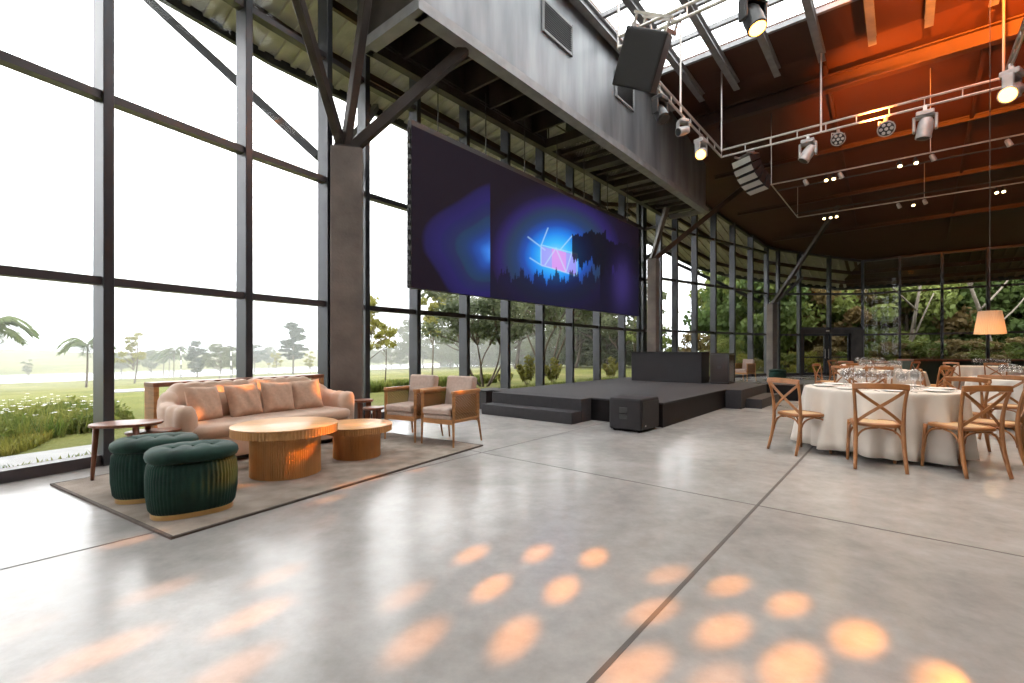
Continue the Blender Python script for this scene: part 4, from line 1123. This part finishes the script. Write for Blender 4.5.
# small warm spots on the far bar
spots=[(806,15.3,0),(826,15.3,1),(833.5,15.3,1),(841,15.3,0),(899.5,15.3,1),(915.7,15.3,1),(933,15.3,0),(1009,15.3,0),
       (824,19.7,1),(830.5,19.7,1),(836.5,19.7,1),(899,19.7,0),(913,19.7,1),(925,19.7,0),(996,19.7,1),(1003,19.7,1)]
sp={}
WARM=[]
for px,s,l in spots:
    P=on_pipe_s(px,s,6.0); lab='small warm spotlight %s on the %s pipe of the far lighting bar'%('glowing' if l else 'unlit','nearer' if s<17 else 'farther'); g='spotlights, %s, %s pipe'%('lit' if l else 'unlit','nearer' if s<17 else 'farther')
    if l not in sp:
        t=thing('spotlight',lab,'spotlight',P,0,g); t.scale=(.7,.7,.7); d=Vector((-.30,-.55,-.78)).normalized() if l else Vector((.3,-.2,-.9)).normalized(); R=d.to_track_quat('Z','Y').to_matrix()
        m=MB(); m.box((0,0,-.05),(.04,.04,.16)); m.build('clamp',M['hanger'],t)
        m=MB(); m.lathe([(.05,-.14),(.075,-.10),(.08,.10),(.07,.105)],14,(0,0,-.2),R); b=m.build('can',M['lampdark'] if l else M['lamp'],t)
        m=MB(); m.lathe([(.062,.104),(.05,.116),(.01,.12)],14,(0,0,-.2),R); m.build('lens',M['lenswarm'] if l else M['lenswhite'],b)
        sp[l]=t
    else: dup(sp[l],P,0,lab,g)
    if l: WARM.append(P)

# ================================================================== LAMPS (light)
def spot(name,P,aim,power,size,blend,col,r=.05,cat=None):
    l=bpy.data.lights.new(name,'SPOT'); l.energy=power; l.spot_size=math.radians(size); l.spot_blend=blend; l.color=col; l.shadow_soft_size=r
    o=bpy.data.objects.new(name,l); COL.objects.link(o); o.location=P
    o.rotation_euler=(Vector(aim)-Vector(P)).to_track_quat('-Z','Y').to_euler(); return o
AMB=(1.0,.33,.025)
S0=BS+Vector((-.26,-.14,-.68)); S1=BS2+Vector((-.10,-.22,-.60))
beams=[(159,590,.5,1.0),(102,652,.8,1.25),(277,575,.45,1),(252,616,.8,1.15),(230,672,.7,1.2),(407,595,.5,1),(417,640,.8,1.15),(472,554,.9,.9),(492,587,1,1),(515,637,.9,1.1),
 (538,553,.9,.85),(594,557,1,.9),(562,589,1.1,1),(668,574,.6,.85),(654,611,.8,1),(729,585,.95,.95),(789,604,1.05,1),(724,630,1.05,1.1),(857,637,1.15,1.15),(637,668,.9,1.15),(792,665,1.2,1.2),(716,684,.5,1.0),(937,681,.22,1.0),
 (130,541,.6,.8),(345,487,.5,.7),(372,479,.6,.7),(418,470,.5,.7),(330,499,.5,.7),(385,462,.4,.6),(0,635,.3,1.0),(30,520,.2,.8)]
BP=19000
for x,y,w,sz in beams:
    if x<460 and y>520: w*=.8
    P=flo(x,y); SS=S0 if x>625 else S1; d=(P-SS).length
    spot('beam_light',SS,P,BP*w*(d/10.5)**2,max(1.01,1.05*sz*(10.5/d)**.6),1.0,AMB,.02)
for tgt,w,sz in ((atY(217,5.0,.60),.9,1.2),(atY(231,5.55,.74),.9,1.0),(atY(259,5.95,.74),.8,1.0),(atY(312,6.4,.62),1.2,1.5),(atY(230,3.5,.3),1.2,1.1),(atY(285,4.3,.25),1.0,1.6),(atY(352,5.2,.3),.7,1.3),(atY(346,6.4,.5),.7,1.1),(atY(452,5.8,.68),.8,.9)):
    d=(tgt-S0).length; spot('beam_light',S0,tgt,BP*w*(d/10.5)**2*.7,max(1.01,1.2*sz*(10.5/d)**.6),1.0,AMB,.02)
# amber wash from the truss lamps up over the boarded ceiling
spot('amber_wash_light',SQ(RS0+.2,.6,7.2),SQ(9.3,1.3,8.55),AW1:=34000,95,1,(1,.24,.02),.15)
spot('amber_wash_light',SQ(10.8,3.2,6.6),SQ(12.4,2.9,8.3),AW2:=4800,88,1,(1,.21,.018),.15)
spot('amber_wash_light',SQ(13.0,-.5,6.2),SQ(15.2,-.4,8.0),AW3:=2600,85,1,(1,.26,.035),.15)
for k,P in enumerate(WARM):
    spot('warm_spot_light',Vector(P)+Vector((-.1,-.15,-.36)),Vector((P.x-1.6,P.y-2.8,0.4)),300,75,.9,(1,.72,.42),.06)
# added warm spots without fixtures, to brighten the tables and nearby floor
for (x,y,pw) in ((4.6,5.0,330),(7.4,6.8,300),(3.4,2.6,420)):
    spot('added_warm_light',(x+1.2,y-.4,6.2),(x,y,.7),pw,60,1,(1,.74,.48),.12)
l=bpy.data.lights.new('bulb_light','POINT'); l.energy=5; l.color=(1,.66,.32); l.shadow_soft_size=.04
o=bpy.data.objects.new('bulb_light',l); COL.objects.link(o); o.location=(px_.x,px_.y,zb+.05)

# ================================================================== OUTSIDE
def smooth(t): t=max(0,min(1,t)); return t*t*(3-2*t)
def gz(x,y):
    s,q=to_sq(x,y); t=-q-8
    z=-.12-2.25*smooth((t-1)/64)
    if t>66: z-=.5*smooth((t-66)/6)
    if t>96: z+=1.1*smooth((t-96)/10)+2.6*smooth((t-104)/90)*(.6+.4*math.sin(s*.045+1)+.22*math.sin(s*.13))
    return z
gm=MB(); qs=[-320,-260,-220,-190,-165,-145,-130,-118,-110,-104,-98,-92,-86,-80,-76,-73,-70,-64,-58,-52,-46,-40,-35,-30,-25,-21,-18,-15,-12,-10,-8,-6,0,8,16,26,40,70]
ss=[-140+6*k for k in range(60)]
for s in ss:
    for q in qs:
        P=SQ(s,q); gm.v.append((P.x,P.y,gz(P.x,P.y)))
nq=len(qs)
for i in range(len(ss)-1):
    for j in range(nq-1): gm.f.append((i*nq+j,i*nq+j+1,(i+1)*nq+j+1,(i+1)*nq+j))
gr=struct(gm.build('ground_lawn',M['lawn'],smooth=True))
lm=MB(); lm.quad(SQ(-140,-74,-2.55),SQ(214,-74,-2.55),SQ(214,-106,-2.55),SQ(-140,-106,-2.55)); lk=lm.build('lake_water',M['water']); struct(lk)
# paths
pm=MB()
off=[]
for i in range(2,iB+1):
    n=wnormal(i); a=Vector(W[i])
    o1=1.25+.4*max(0,(i-iA-1))*.25; o2=o1+.75
    off.append((a+n*o1,a+n*o2))
vs=[]
for a,b in off: vs+= [Vector((*a,-.14)),Vector((*b,-.14)),Vector((*b,-.095)),Vector((*a,-.095))]
n=len(off); fs=[]
for k in range(n-1):
    for j in range(4): fs.append((k*4+j,k*4+(j+1)%4,k*4+4+(j+1)%4,k*4+4+j))
fs+=[(3,2,1,0),tuple((n-1)*4+j for j in range(4))]
pm.add(vs,fs); struct(pm.build('ground_path',M['path']))
pm=MB(); 
a=flo(112,391.5,-.3);b=flo(152,389.5,-.3)
def gq(px,py):
    Y=8.0
    while Y<300:
        P=atY(px,Y); z=gz(P.x,P.y); y=HY-F*(z-H0)/Y
        if y<=py: break
        Y+=.1
    P=atY(px,Y); return Vector((P.x,P.y,gz(P.x,P.y)))
c=[gq(108,393.5),gq(153,391),gq(153,388.5),gq(112,390.5)]
pm.loft([[p+Vector((0,0,-.05)) for p in c],[p+Vector((0,0,.03)) for p in c]]); struct(pm.build('ground_slab',M['path']))

# ---- plants ----------------------------------------------------------
class Leaves(MB):
    def leaf(self,p,size,rnd,aspect=1.6,up=None):
        d=Vector((rnd.gauss(0,1),rnd.gauss(0,1),rnd.gauss(0,.7))).normalized() if up is None else up
        a=d.orthogonal().normalized(); a=(Matrix.Rotation(rnd.uniform(0,6.28),3,d)@a)
        b=d.cross(a); l=size*aspect*.5; w=size*.5
        self.add([p-b*l,p+a*w,p+b*l,p-a*w],[(0,1,2,3)])
tmeshes={}
def tree_meshes(kind,seed=0):
    key=(kind,seed)
    if key in tmeshes: return tmeshes[key]
    rnd=random.Random(hash(kind)%1 + seed*17+len(kind)*101)
    T_=MB(); L=Leaves()
    def limb(p0,p1,r0,r1,bend=.06):
        mid=(p0+p1)/2+Vector((rnd.gauss(0,bend),rnd.gauss(0,bend),rnd.gauss(0,bend*.4))); T_.tube(bez([p0,mid,p1],6),[r0+(r1-r0)*k/6 for k in range(7)],7)
    def clump(c,r,n,size,flat=.7,asp=1.6):
        for _ in range(n):
            v=Vector((rnd.gauss(0,1),rnd.gauss(0,1),rnd.gauss(0,1))).normalized()*r*(rnd.random()**.45); v.z*=flat
            L.leaf(c+v,size*rnd.uniform(.7,1.3),rnd,asp)
    if kind in('broad','forest'):
        n=34 if kind=='broad' else 60; z0=.34 if kind=='broad' else .08
        top=Vector((rnd.gauss(0,.03),rnd.gauss(0,.03),.62)); limb(Vector((0,0,-.02)),top,.015,.008)
        for k in range(n):
            a=rnd.uniform(0,6.28); zc=rnd.uniform(z0,.93); rmax=.36*math.sin(PI*min(1,max(.12,(zc-z0+.10)/(1.06-z0))))**.6
            r=rmax*rnd.uniform(.35,1); c=Vector((r*math.cos(a),r*math.sin(a),zc))
            if k%3==0 and zc>.25: limb(Vector((top.x*.6,top.y*.6,max(.18,min(.58,zc-.18)))),c,.009,.003)
            clump(c,rnd.uniform(.07,.13),150 if kind=='broad' else 170,.022 if kind=='broad' else .024)
    elif kind=='loose':
        top=Vector((rnd.gauss(0,.03),rnd.gauss(0,.03),.8)); limb(Vector((0,0,-.02)),top,.016,.006)
        for k in range(20):
            a=rnd.uniform(0,6.28); zc=rnd.uniform(.42,.97); r=rnd.uniform(.05,.34)*(1.15-zc*.6); c=Vector((r*math.cos(a),r*math.sin(a),zc))
            limb(Vector((0,0,max(.25,zc-.22))),c,.006,.002); clump(c,rnd.uniform(.05,.09),70,.024,.6)
    elif kind=='young':
        limb(Vector((0,0,-.02)),Vector((.01,0,.85)),.012,.005,.02)
        for k in range(14):
            a=rnd.uniform(0,6.28); zc=rnd.uniform(.55,1.0); r=rnd.uniform(.03,.2); c=Vector((r*math.cos(a),r*math.sin(a),zc)); limb(Vector((0,0,zc-.14)),c,.005,.002,.02); clump(c,.06,55,.03,.7)
    elif kind=='pine':
        limb(Vector((0,0,-.02)),Vector((0,0,.98)),.015,.004,.01)
        for k in range(30):
            zc=.30+.68*k/30; R_=.40*(1.04-zc)**.75*rnd.uniform(.55,1.05)
            a=rnd.uniform(0,6.28)
            c=Vector((R_*math.cos(a),R_*math.sin(a),zc+.02)); limb(Vector((0,0,zc-.03)),c,.005,.002,.01)
            for f in(.45,.72,1.0): clump(Vector((c.x*f,c.y*f,zc)),.075,75,.018,.35,3.0)
    elif kind=='cone':
        limb(Vector((0,0,-.02)),Vector((0,0,.5)),.02,.01,.01)
        for k in range(46):
            zc=rnd.uniform(.14,.97); R_=.27*math.sin(PI*min(1,(zc-.05)/.98))**.8; a=rnd.uniform(0,6.28); r=R_*rnd.uniform(.3,.85)
            clump(Vector((r*math.cos(a),r*math.sin(a),zc)),.085,110,.022)
    elif kind=='palm':
        limb(Vector((0,0,-.02)),Vector((.02,0,.70)),.018,.012,.02)
        for k in range(15):
            a=2*PI*k/15+rnd.uniform(-.2,.2); el=rnd.uniform(-.1,1.9); Rl=.36
            d=Vector((math.cos(a),math.sin(a),0)); p0=Vector((.02,0,.70)); pts=bez([p0,p0+d*Rl*.45+Vector((0,0,.22*el)),p0+d*Rl+Vector((0,0,.10*el-.16))],10)
            T_.tube(pts,.003,4)
            sd=Vector((-d.y,d.x,0))
            for j in range(2,11):
                for q_ in(0,.33,.66):
                    p=pts[j].lerp(pts[j-1],q_)
                    for sg_ in(-1,1):
                        tip=p+sd*sg_*.16*(1.1-j/14)*rnd.uniform(.8,1.1)+d*.07+Vector((0,0,-.07*rnd.uniform(.6,1.3))); w=d*.013
                        L.add([p-w,p+w,tip],[(0,1,2)])
    elif kind=='multi':
        for k in range(6):
            a=2*PI*k/6+.3; p=Vector((.18*math.cos(a),.18*math.sin(a),.42)); limb(Vector((.015*math.cos(a),.015*math.sin(a),-.02)),p,.009,.005)
            for j in range(4):
                b=a+rnd.uniform(-.8,.8); r=rnd.uniform(.2,.48); c=Vector((r*math.cos(b),r*math.sin(b),rnd.uniform(.55,.98))); limb(p,c,.008,.003); 
                clump(c,.11,150,.022,.7); clump((p+c)/2,.09,90,.020,.7)
    elif kind=='bush':
        for k in range(7):
            a=rnd.uniform(0,6.28); limb(Vector((0,0,-.02)),Vector((.3*math.cos(a),.3*math.sin(a),.6)),.012,.004)
        for k in range(34):
            a=rnd.uniform(0,6.28); zc=rnd.uniform(.12,.9); r=.48*math.sqrt(max(0,1-(zc-.3)**2/.5))*rnd.uniform(.3,1); clump(Vector((r*math.cos(a),r*math.sin(a),zc)),.13,80,.04)
    elif kind=='bare':
        limb(Vector((0,0,-.02)),Vector((0,0,.6)),.014,.008)
        for k in range(16):
            a=rnd.uniform(0,6.28); z1=rnd.uniform(.3,.6); c=Vector((.25*math.cos(a),.25*math.sin(a),rnd.uniform(.6,1))); limb(Vector((0,0,z1)),c,.006,.002); clump(c,.06,14,.018)
    elif kind=='shrub':
        for k in range(9):
            a=rnd.uniform(0,6.28); p=Vector((.30*math.cos(a),.30*math.sin(a),rnd.uniform(.5,1))); limb(Vector((0,0,-.02)),p,.010,.003,.03)
            for f in(.4,.55,.7,.85,1): clump(p*f+Vector((0,0,.02)),.10,26,.06,.9)
    tmeshes[key]=(T_,L); return tmeshes[key]
tdone={}
def tree(name,kind,P,h,label,lm,bark='bark',seed=0,rz=0,wide=1.0,group=None,cat='tree'):
    key=(kind,seed,lm,bark)
    if key not in tdone:
        T_,L=tree_meshes(kind,seed)
        t=thing(name,label,cat,P,rz,group); 
        T_.build('trunk',M[bark],t,smooth=True); L.build('crown',M[lm],t)
        tdone[key]=t
    else:
        t=dup(tdone[key],P,rz,label,group); t.name=name; t['category']=cat
    t.scale=(h*wide,h*wide,h); return t
def tpx(name,kind,px,yb,yt,label,lm,**k):
    P=gq(px,yb); h=(H0+(HY-yt)*P.y/F)-P.z; P.z-=.02; return tree(name,kind,P,h,label,lm,**k)
random.seed(5)
# lake side, as seen past the lounge
P=atY(-14,21.0); P.z=gz(P.x,P.y); tree('palm_tree','palm',P,4.1,'palm tree nearest the lake, its fronds cut by the picture edge','palm',seed=1)
tpx('palm_tree','palm',86,387.5,330,'lone small palm tree on the lawn next to the first mullion','palm',seed=0,rz=1)
tpx('lawn_tree','loose',28,380.5,359,'tiny sparse tree on the lake shore between the two palms','lea5',seed=2)
tpx('lawn_tree','loose',134,383.5,332,'pale loose tree on the lawn just past the first mullion','lea3',seed=0,bark='bark')
tpx('lawn_tree','broad',121,376.5,351,'low spreading tree by the lake behind the pale loose tree','lea5',seed=1,wide=1.5)
tpx('lawn_tree','broad',150,376.5,349,'round grey green tree beside the pale loose tree','lea5',seed=2,wide=1.1)
for k,(x,yt) in enumerate(((163,346),(169,350),(174,343))):
    tpx('palm_tree','palm',x,377.0,yt,('feathery palm first in the clump before the goal','feathery palm in the middle of the clump before the goal','feathery palm tallest of the clump before the goal')[k],'palm',seed=k%2,rz=k)
tpx('lawn_tree','cone',197,377.3,340,'dense egg shaped dark tree seen through the striped goal','pine',seed=0)
tpx('lawn_tree','broad',219,379.0,341,'grey green tree by the far post of the striped goal','lea5',seed=0,wide=.95)
tpx('lawn_tree','broad',232,377.0,345,'rounded tree half hidden by the second mullion','lea5',seed=1)
tpx('pine_tree','pine',293,374.0,322,'tall dark pine tree with layered branches on the lake shore','pine',seed=0,wide=1.25)
tpx('lawn_tree','loose',276,376.3,353,'small yellow green tree at the foot of the tall pine','lea3',seed=1)
tpx('lawn_tree','loose',309.5,376.3,351,'small yellow green tree on the pillar side of the pine','lea3',seed=2)
tpx('lawn_tree','broad',254,371.5,343,'misty grey tree by the lake just past the second mullion','pine',seed=1,wide=1.2)
tpx('lawn_tree','broad',268,369.5,346,'misty tree on the far lawn between the grey tree and the pine','lea5',seed=2,wide=1.2)
# beyond the middle bays
tpx('lawn_tree','loose',366,386,292,'tall tree with orange tinted leaves right beside the pillar','lea3',seed=0,rz=2)
tpx('lawn_tree','young',385,383,322,'slender young tree on the lawn before the mist','lea3',seed=0)
tpx('lawn_tree','broad',411,369.5,317,'tall grey green tree against the misty sky','lea5',seed=0,rz=1)
tpx('lawn_tree','young',432,379,296,'slender pale stemmed tree behind the armchairs','lea3',bark='barkpale',seed=1)
for k,(x,yb,yt) in enumerate(((368,369.5,347),(378,369,350),(392,369.5,346),(401,369,352),(424,368.5,338),(440,369,343),(450,368.5,340),(459,369,346))):
    tpx('lawn_tree','broad',x,yb,yt,'misty tree in the row along the far lake shore','lea5',seed=k%3,wide=1.3,group='row of trees along the far shore',rz=k)
tpx('lawn_tree','multi',484,386.5,286,'broad tree with many stems standing close behind the second armchair','lea5',seed=0,wide=1.25)
for k,(x,yb,yt,kd,lm_,w_,lab) in enumerate(((462,371,285,'broad','lea5',1.2,'large grey green tree above the armchairs'),(515,369,268,'broad','lea5',1.25,'large grey green tree under the first half of the video wall'),
      (547,376,262,'multi','lea5',1.1,'spreading dark tree with forked trunk under the middle of the video wall'),(575,368,270,'broad','lea5',1.2,'large green tree on the lawn behind the stage middle'),
      (596,368,262,'broad','lea5',1.2,'large grey tree on the lawn behind the stage'),(621,369,268,'broad','lea5',1.1,'large grey tree nearest the far end of the video wall'),(640,371,300,'loose','lea2',1.2,'loose tree right beside the second pillar'))):
    tpx('shade_tree',kd,x,yb,yt,lab,lm_,seed=k%3,wide=w_,rz=k*1.3)
for k in range(22):
    x=448+k*9.3; tpx('woodland_tree','forest',x,366.5+ (k%3)*.5,336-((k*7)%5)*3.5,'hazy tree in the wood at the far edge of the lawn','lea5',seed=k%3,wide=1.35,rz=k,group='wood at the far edge of the lawn')
# young planted shrubs just outside the stage windows
for x,yb,yt,lab in((527,386,357,'yellow green young shrub outside, before the forked tree'),(553,384,359,'thin young shrub outside, second along the stage'),(611,380,358,'yellow green young shrub outside, near the charcoal box'),(505,390,368,'small shrub outside behind the stage steps')):
    tpx('garden_shrub','shrub',x,yb,yt,lab,'lea3',seed=0,wide=1.0,cat='shrub')
# beyond the third bay
for k,(x,Y,yt,lm_,lab) in enumerate(((666,31,336,'lea2','green bush just past the second pillar'),(693,30,331,'lea4','brown tinged bush outside over the long charcoal box'),(712,33,343,'lea2','low green bush outside over the glossy case'),(731,27,337,'lea2','rounded bush outside past the glossy case'))):
    P=atY(x,Y); P.z=gz(P.x,P.y)-.02; tree('garden_bush','bush',P,H0+(HY-yt)*Y/F-P.z,lab,lm_,seed=k%2,rz=k,cat='bush',wide=1.1)
P=atY(664,40); P.z=gz(P.x,P.y)-.02; tree('lawn_tree','bare',P,H0+(HY-308)*40/F-P.z,'bare twiggy tree outside beside the second pillar','lea4',seed=0)
# leafy wood beyond the dining room
fx=[(752,31,215,'lea1'),(768,30,210,'lea2'),(772,36,190,'lea2'),(790,31,230,'lea2'),(806,34,212,'lea1'),(822,30,240,'lea4'),(838,33,215,'lea2'),(852,37,190,'lea1'),(866,30,230,'lea2'),(884,32,222,'lea1'),(902,29,228,'lea2'),(918,33,200,'lea1'),
    (934,29,226,'lea4'),(950,31,212,'lea2'),(968,28,220,'lea1'),(986,31,200,'lea2'),(1004,27,218,'lea1'),(1022,29,205,'lea4'),(1045,27,200,'lea1'),(1070,26,210,'lea2'),(1130,26,190,'lea2'),(1190,24,190,'lea1'),(1260,22.5,180,'lea2'),(1340,21,170,'lea1'),(1440,20,160,'lea2'),(1560,18,150,'lea1'),(1720,16,120,'lea2'),(1950,13.5,90,'lea1'),(2300,11,60,'lea2'),(1160,33,150,'lea1'),(1350,30,120,'lea2'),(1600,26,90,'lea1'),(742,42,225,'lea2'),(800,44,205,'lea1'),(880,43,196,'lea2'),(940,42,200,'lea1'),(1000,40,190,'lea2'),(1100,30,200,'lea1')]
for k,(x,Y,yt,lm_) in enumerate(fx):
    P=atY(x,Y); P.z=gz(P.x,P.y)-.02; h=H0+(HY-yt)*Y/F-P.z
    kind={'lea1':'dark green','lea2':'mid green','lea4':'brown tinged'}[lm_]
    tree('woodland_tree','forest',P,h,kind+' leafy tree in the wood beyond the dining windows',lm_,seed=k%3,rz=k*1.7,wide=.95,group=kind+' trees beyond the dining windows')
for k,(x,Y,yt,lm_) in enumerate(((745,25.5,352,'lea3'),(784,26.5,352,'lea2'),(803,26,350,'lea3'),(828,26.5,345,'lea4'),(847,26,350,'lea2'),(872,25.5,344,'lea2'),(893,25,340,'lea4'),(912,24.5,338,'lea2'),(930,24.5,345,'lea4'),(957,24,338,'lea4'),(980,23.5,340,'lea2'),(1003,23,336,'lea4'),(1024,22.5,340,'lea2'))):
    P=atY(x,Y); P.z=gz(P.x,P.y)-.02
    tree('garden_bush','bush',P,H0+(HY-yt)*Y/F-P.z,{'lea2':'green','lea3':'yellow green','lea4':'brownish'}[lm_]+' bush at the foot of the wood beyond the dining windows',lm_,seed=k%2,rz=k,cat='bush',wide=1.5,group={'lea2':'green','lea3':'yellow','lea4':'brown'}[lm_]+' bushes at the foot of the wood')
# pale leaning trunks in front of the wood
for x,Y,(dx,dz),lab in((1000,24.0,(-2.6,7.5),'pale bare trunk leaning before the wood behind the pendant lamp'),(905,25.0,(1.2,5.5),'thin pale forked trunk before the wood, past the doors')):
    P=atY(x,Y); P.z=gz(P.x,P.y)-.02; t=thing('leaning_tree',lab,'tree',P)
    m=MB(); m.tube(bez([(0,0,-.1),(dx*.4,0,dz*.55),(dx,.3,dz)],10),[.11-.006*k for k in range(11)],8); m.build('trunk',M['barkpale'],t,smooth=True)
    m=MB(); 
    for f,e in((.45,(1.3,0,6.4)),(.62,(-2.2,.4,6.6)),(.3,(1.8,.3,4.4))): m.tube(bez([(dx*f*.9,0,dz*f),(e[0]*.5,0,(dz*f+e[2])/2),e],6),[.055-.005*k for k in range(7)],7)
    m.build('branch',M['barkpale'],t,smooth=True)
# flower bed, hedge and weeds: growth nobody could count
def grass_patch(name,label,pts_fn,n,h,mt,rnd,w=.012):
    L=MB()
    for _ in range(n):
        x,y=pts_fn(rnd); z=gz(x,y); hh=h*rnd.uniform(.5,1.2); a=rnd.uniform(0,6.28); d=Vector((math.cos(a),math.sin(a),0)); e=Vector((-d.y,d.x,0))*w; le=d*hh*rnd.uniform(.1,.55)
        p=Vector((x,y,z-.02)); q=p+Vector((0,0,hh*.6))+le*.35; L.add([p-e,p+e,q+e*.7,p+Vector((0,0,hh))+le,q-e*.7],[(0,1,2,3,4)])
    return tag(L.build(name,mt),label,'plants',kind='stuff')
rnd=random.Random(3)
def along(i0,i1,o0,o1):
    def f(r):
        i=r.uniform(i0,i1-1e-3); k=int(i); t=i-k; a=Vector(W[k]).lerp(Vector(W[k+1]),t); n=wnormal(k); o=r.uniform(o0,o1); return a.x+n.x*o,a.y+n.y*o
    return f
grass_patch('weed_strip','low green weeds between the glass and the concrete path',along(3,iB,.25,1.2),9000,.10,M['bush'],rnd,.014)
def blob(cx,cy,rx,ry,ang):
    def f(r):
        while 1:
            a,b=r.uniform(-1,1),r.uniform(-1,1)
            if a*a+b*b<1: break
        c,s=math.cos(ang),math.sin(ang); return cx+a*rx*c-b*ry*s,cy+a*rx*s+b*ry*c
    return f
bc=atY(22,7.9); bf=blob(bc.x,bc.y,1.25,1.75,math.radians(38))
fb=Leaves()
mounds=[(bf(rnd),rnd.uniform(.22,.42)) for _ in range(46)]
for (mx_,my_),hh in mounds:
    for _ in range(330):
        v=Vector((rnd.gauss(0,1),rnd.gauss(0,1),abs(rnd.gauss(0,1)))).normalized()*(rnd.random()**.4); p=Vector((mx_+v.x*.34,my_+v.y*.34,gz(mx_,my_)+v.z*hh))
        fb.leaf(p,rnd.uniform(.025,.05),rnd,2.6)
for _ in range(2500):
    x,y=bf(rnd); z=gz(x,y); a=rnd.uniform(0,6.28); d=Vector((math.cos(a),math.sin(a),0)); e=Vector((-d.y,d.x,0))*.010; hh=rnd.uniform(.25,.5); p=Vector((x,y,z)); le=d*hh*rnd.uniform(.2,.6)
    fb.add([p-e,p+e,p+Vector((0,0,hh))+le],[(0,1,2)])
tag(fb.build('flower_bed',M['bush']),'bushy leafy flower bed beyond the concrete path outside','plants',kind='stuff')
fm=MB()
for _ in range(130):
    x,y=bf(rnd); z=gz(x,y)+rnd.uniform(.28,.5)
    for k in range(5):
        a=2*PI*k/5+rnd.random(); c=Vector((x,y,z)); e=Vector((math.cos(a),math.sin(a),.3))*.036; g_=Vector((-math.sin(a),math.cos(a),0))*.014; fm.add([c,c+e*.6+g_,c+e,c+e*.6-g_],[(0,1,2,3)])
tag(fm.build('flower_heads',M['flower']),'white flower heads scattered over the leafy bed outside','flowers',kind='stuff')
bc2=atY(8,6.75); grass_patch('bed_edge_grass','yellow green grass along the path side of the flower bed',blob(bc2.x,bc2.y,.45,1.5,math.radians(38)),3500,.16,M['lea3'],rnd,.012)
grass_patch('lily_hedge','strip of strappy green plants on the lawn past the pillar',lambda r:(lambda P:(P.x,P.y))(SQ(r.uniform(6.0,14.5),-13.2+r.uniform(-.35,.35))),6500,.36,M['bush'],rnd,.025)
grass_patch('stage_side_plants','low leafy plants outside along the stage windows',lambda r:(lambda P:(P.x,P.y))(SQ(r.uniform(7.5,18),-9.0+r.uniform(-.4,.4))),6000,.24,M['bush'],rnd,.02)
# striped goal on the lawn
pA=gq(181,379.2); pB=gq(231,379.0)
gl=thing('goal_frame','small black and white striped goal frame standing on the lawn','goal',(pA+pB)/2,math.atan2((pB-pA).y,(pB-pA).x))
w_=(pB-pA).length; hg=(379.2-347.5)*pA.y/F; th=.09
for nm,a,b in(('post',(-w_/2,0,0),(-w_/2,0,hg)),('post',(w_/2,0,0),(w_/2,0,hg)),('crossbar',(-w_/2-th/2,0,hg),(w_/2+th/2,0,hg))):
    a,b=Vector(a),Vector(b); n=7 if nm=='post' else 13; m=MB(); m.beam(a,b,th,th); ob=m.build(nm,M['postwhite'],gl)
    m=MB()
    for k in range(0,n,2): m.beam(a.lerp(b,k/n),a.lerp(b,(k+1)/n),th+.012,th+.012)
    m.build('dark_stripe',M['postblack'],ob)
# mist over the lake side
hz=MB(); a=[SQ(-150,-15),SQ(215,-15),SQ(215,-300),SQ(-150,-300)]
hz.loft([[Vector((p.x,p.y,-4)) for p in a],[Vector((p.x,p.y,34)) for p in a]])
hm=bpy.data.materials.new('mist'); hm.use_nodes=True; nt=hm.node_tree; nt.nodes.clear()
oo=nt.nodes.new('ShaderNodeOutputMaterial'); vv=nt.nodes.new('ShaderNodeVolumeScatter'); vv.inputs['Color'].default_value=(.97,.985,1,1); vv.inputs['Density'].default_value=.0034
va=nt.nodes.new('ShaderNodeVolumeAbsorption'); va.inputs['Color'].default_value=(0,0,0,1); va.inputs['Density'].default_value=.0028
ad=nt.nodes.new('ShaderNodeAddShader'); nt.links.new(vv.outputs[0],ad.inputs[0]); nt.links.new(va.outputs[0],ad.inputs[1]); nt.links.new(ad.outputs[0],oo.inputs['Volume'])
ho=tag(hz.build('mist',hm),'pale mist hanging over the lake and the far lawn','mist',kind='stuff')

# ================================================================== WORLD, CAMERA
wd=bpy.data.worlds.new('sky'); SC.world=wd; wd.use_nodes=True; nt=wd.node_tree; bg=nt.nodes['Background']
tc=nt.nodes.new('ShaderNodeTexCoord'); sp_=nt.nodes.new('ShaderNodeSeparateXYZ'); nt.links.new(tc.outputs['Generated'],sp_.inputs[0])
rp=nt.nodes.new('ShaderNodeValToRGB'); e=rp.color_ramp.elements; e[0].position=0; e[0].color=(.82,.87,.93,1); e[1].position=.35; e[1].color=(1,1,1,1)
nt.links.new(sp_.outputs['Z'],rp.inputs[0]); nt.links.new(rp.outputs[0],bg.inputs['Color']); bg.inputs['Strength'].default_value=SKY
cam=bpy.data.cameras.new('camera'); co=bpy.data.objects.new('camera',cam); COL.objects.link(co); co.location=(0,0,H0); co.rotation_euler=(PI/2,0,0)
cam.sensor_width=36; cam.lens=36*F/1024; cam.shift_y=8.5/1024; cam.clip_start=.05; cam.clip_end=800; SC.camera=co
vs_=SC.view_settings; vs_.view_transform='Standard'; vs_.look='None'; vs_.gamma=1; vs_.use_curve_mapping=False; vs_.exposure=EXPO
cy=SC.cycles; cy.max_bounces=10; cy.diffuse_bounces=5; cy.glossy_bounces=4; cy.transmission_bounces=6; cy.transparent_max_bounces=40; cy.volume_bounces=1; cy.use_denoising=True; cy.sample_clamp_indirect=12; cy.caustics_reflective=False; cy.caustics_refractive=False
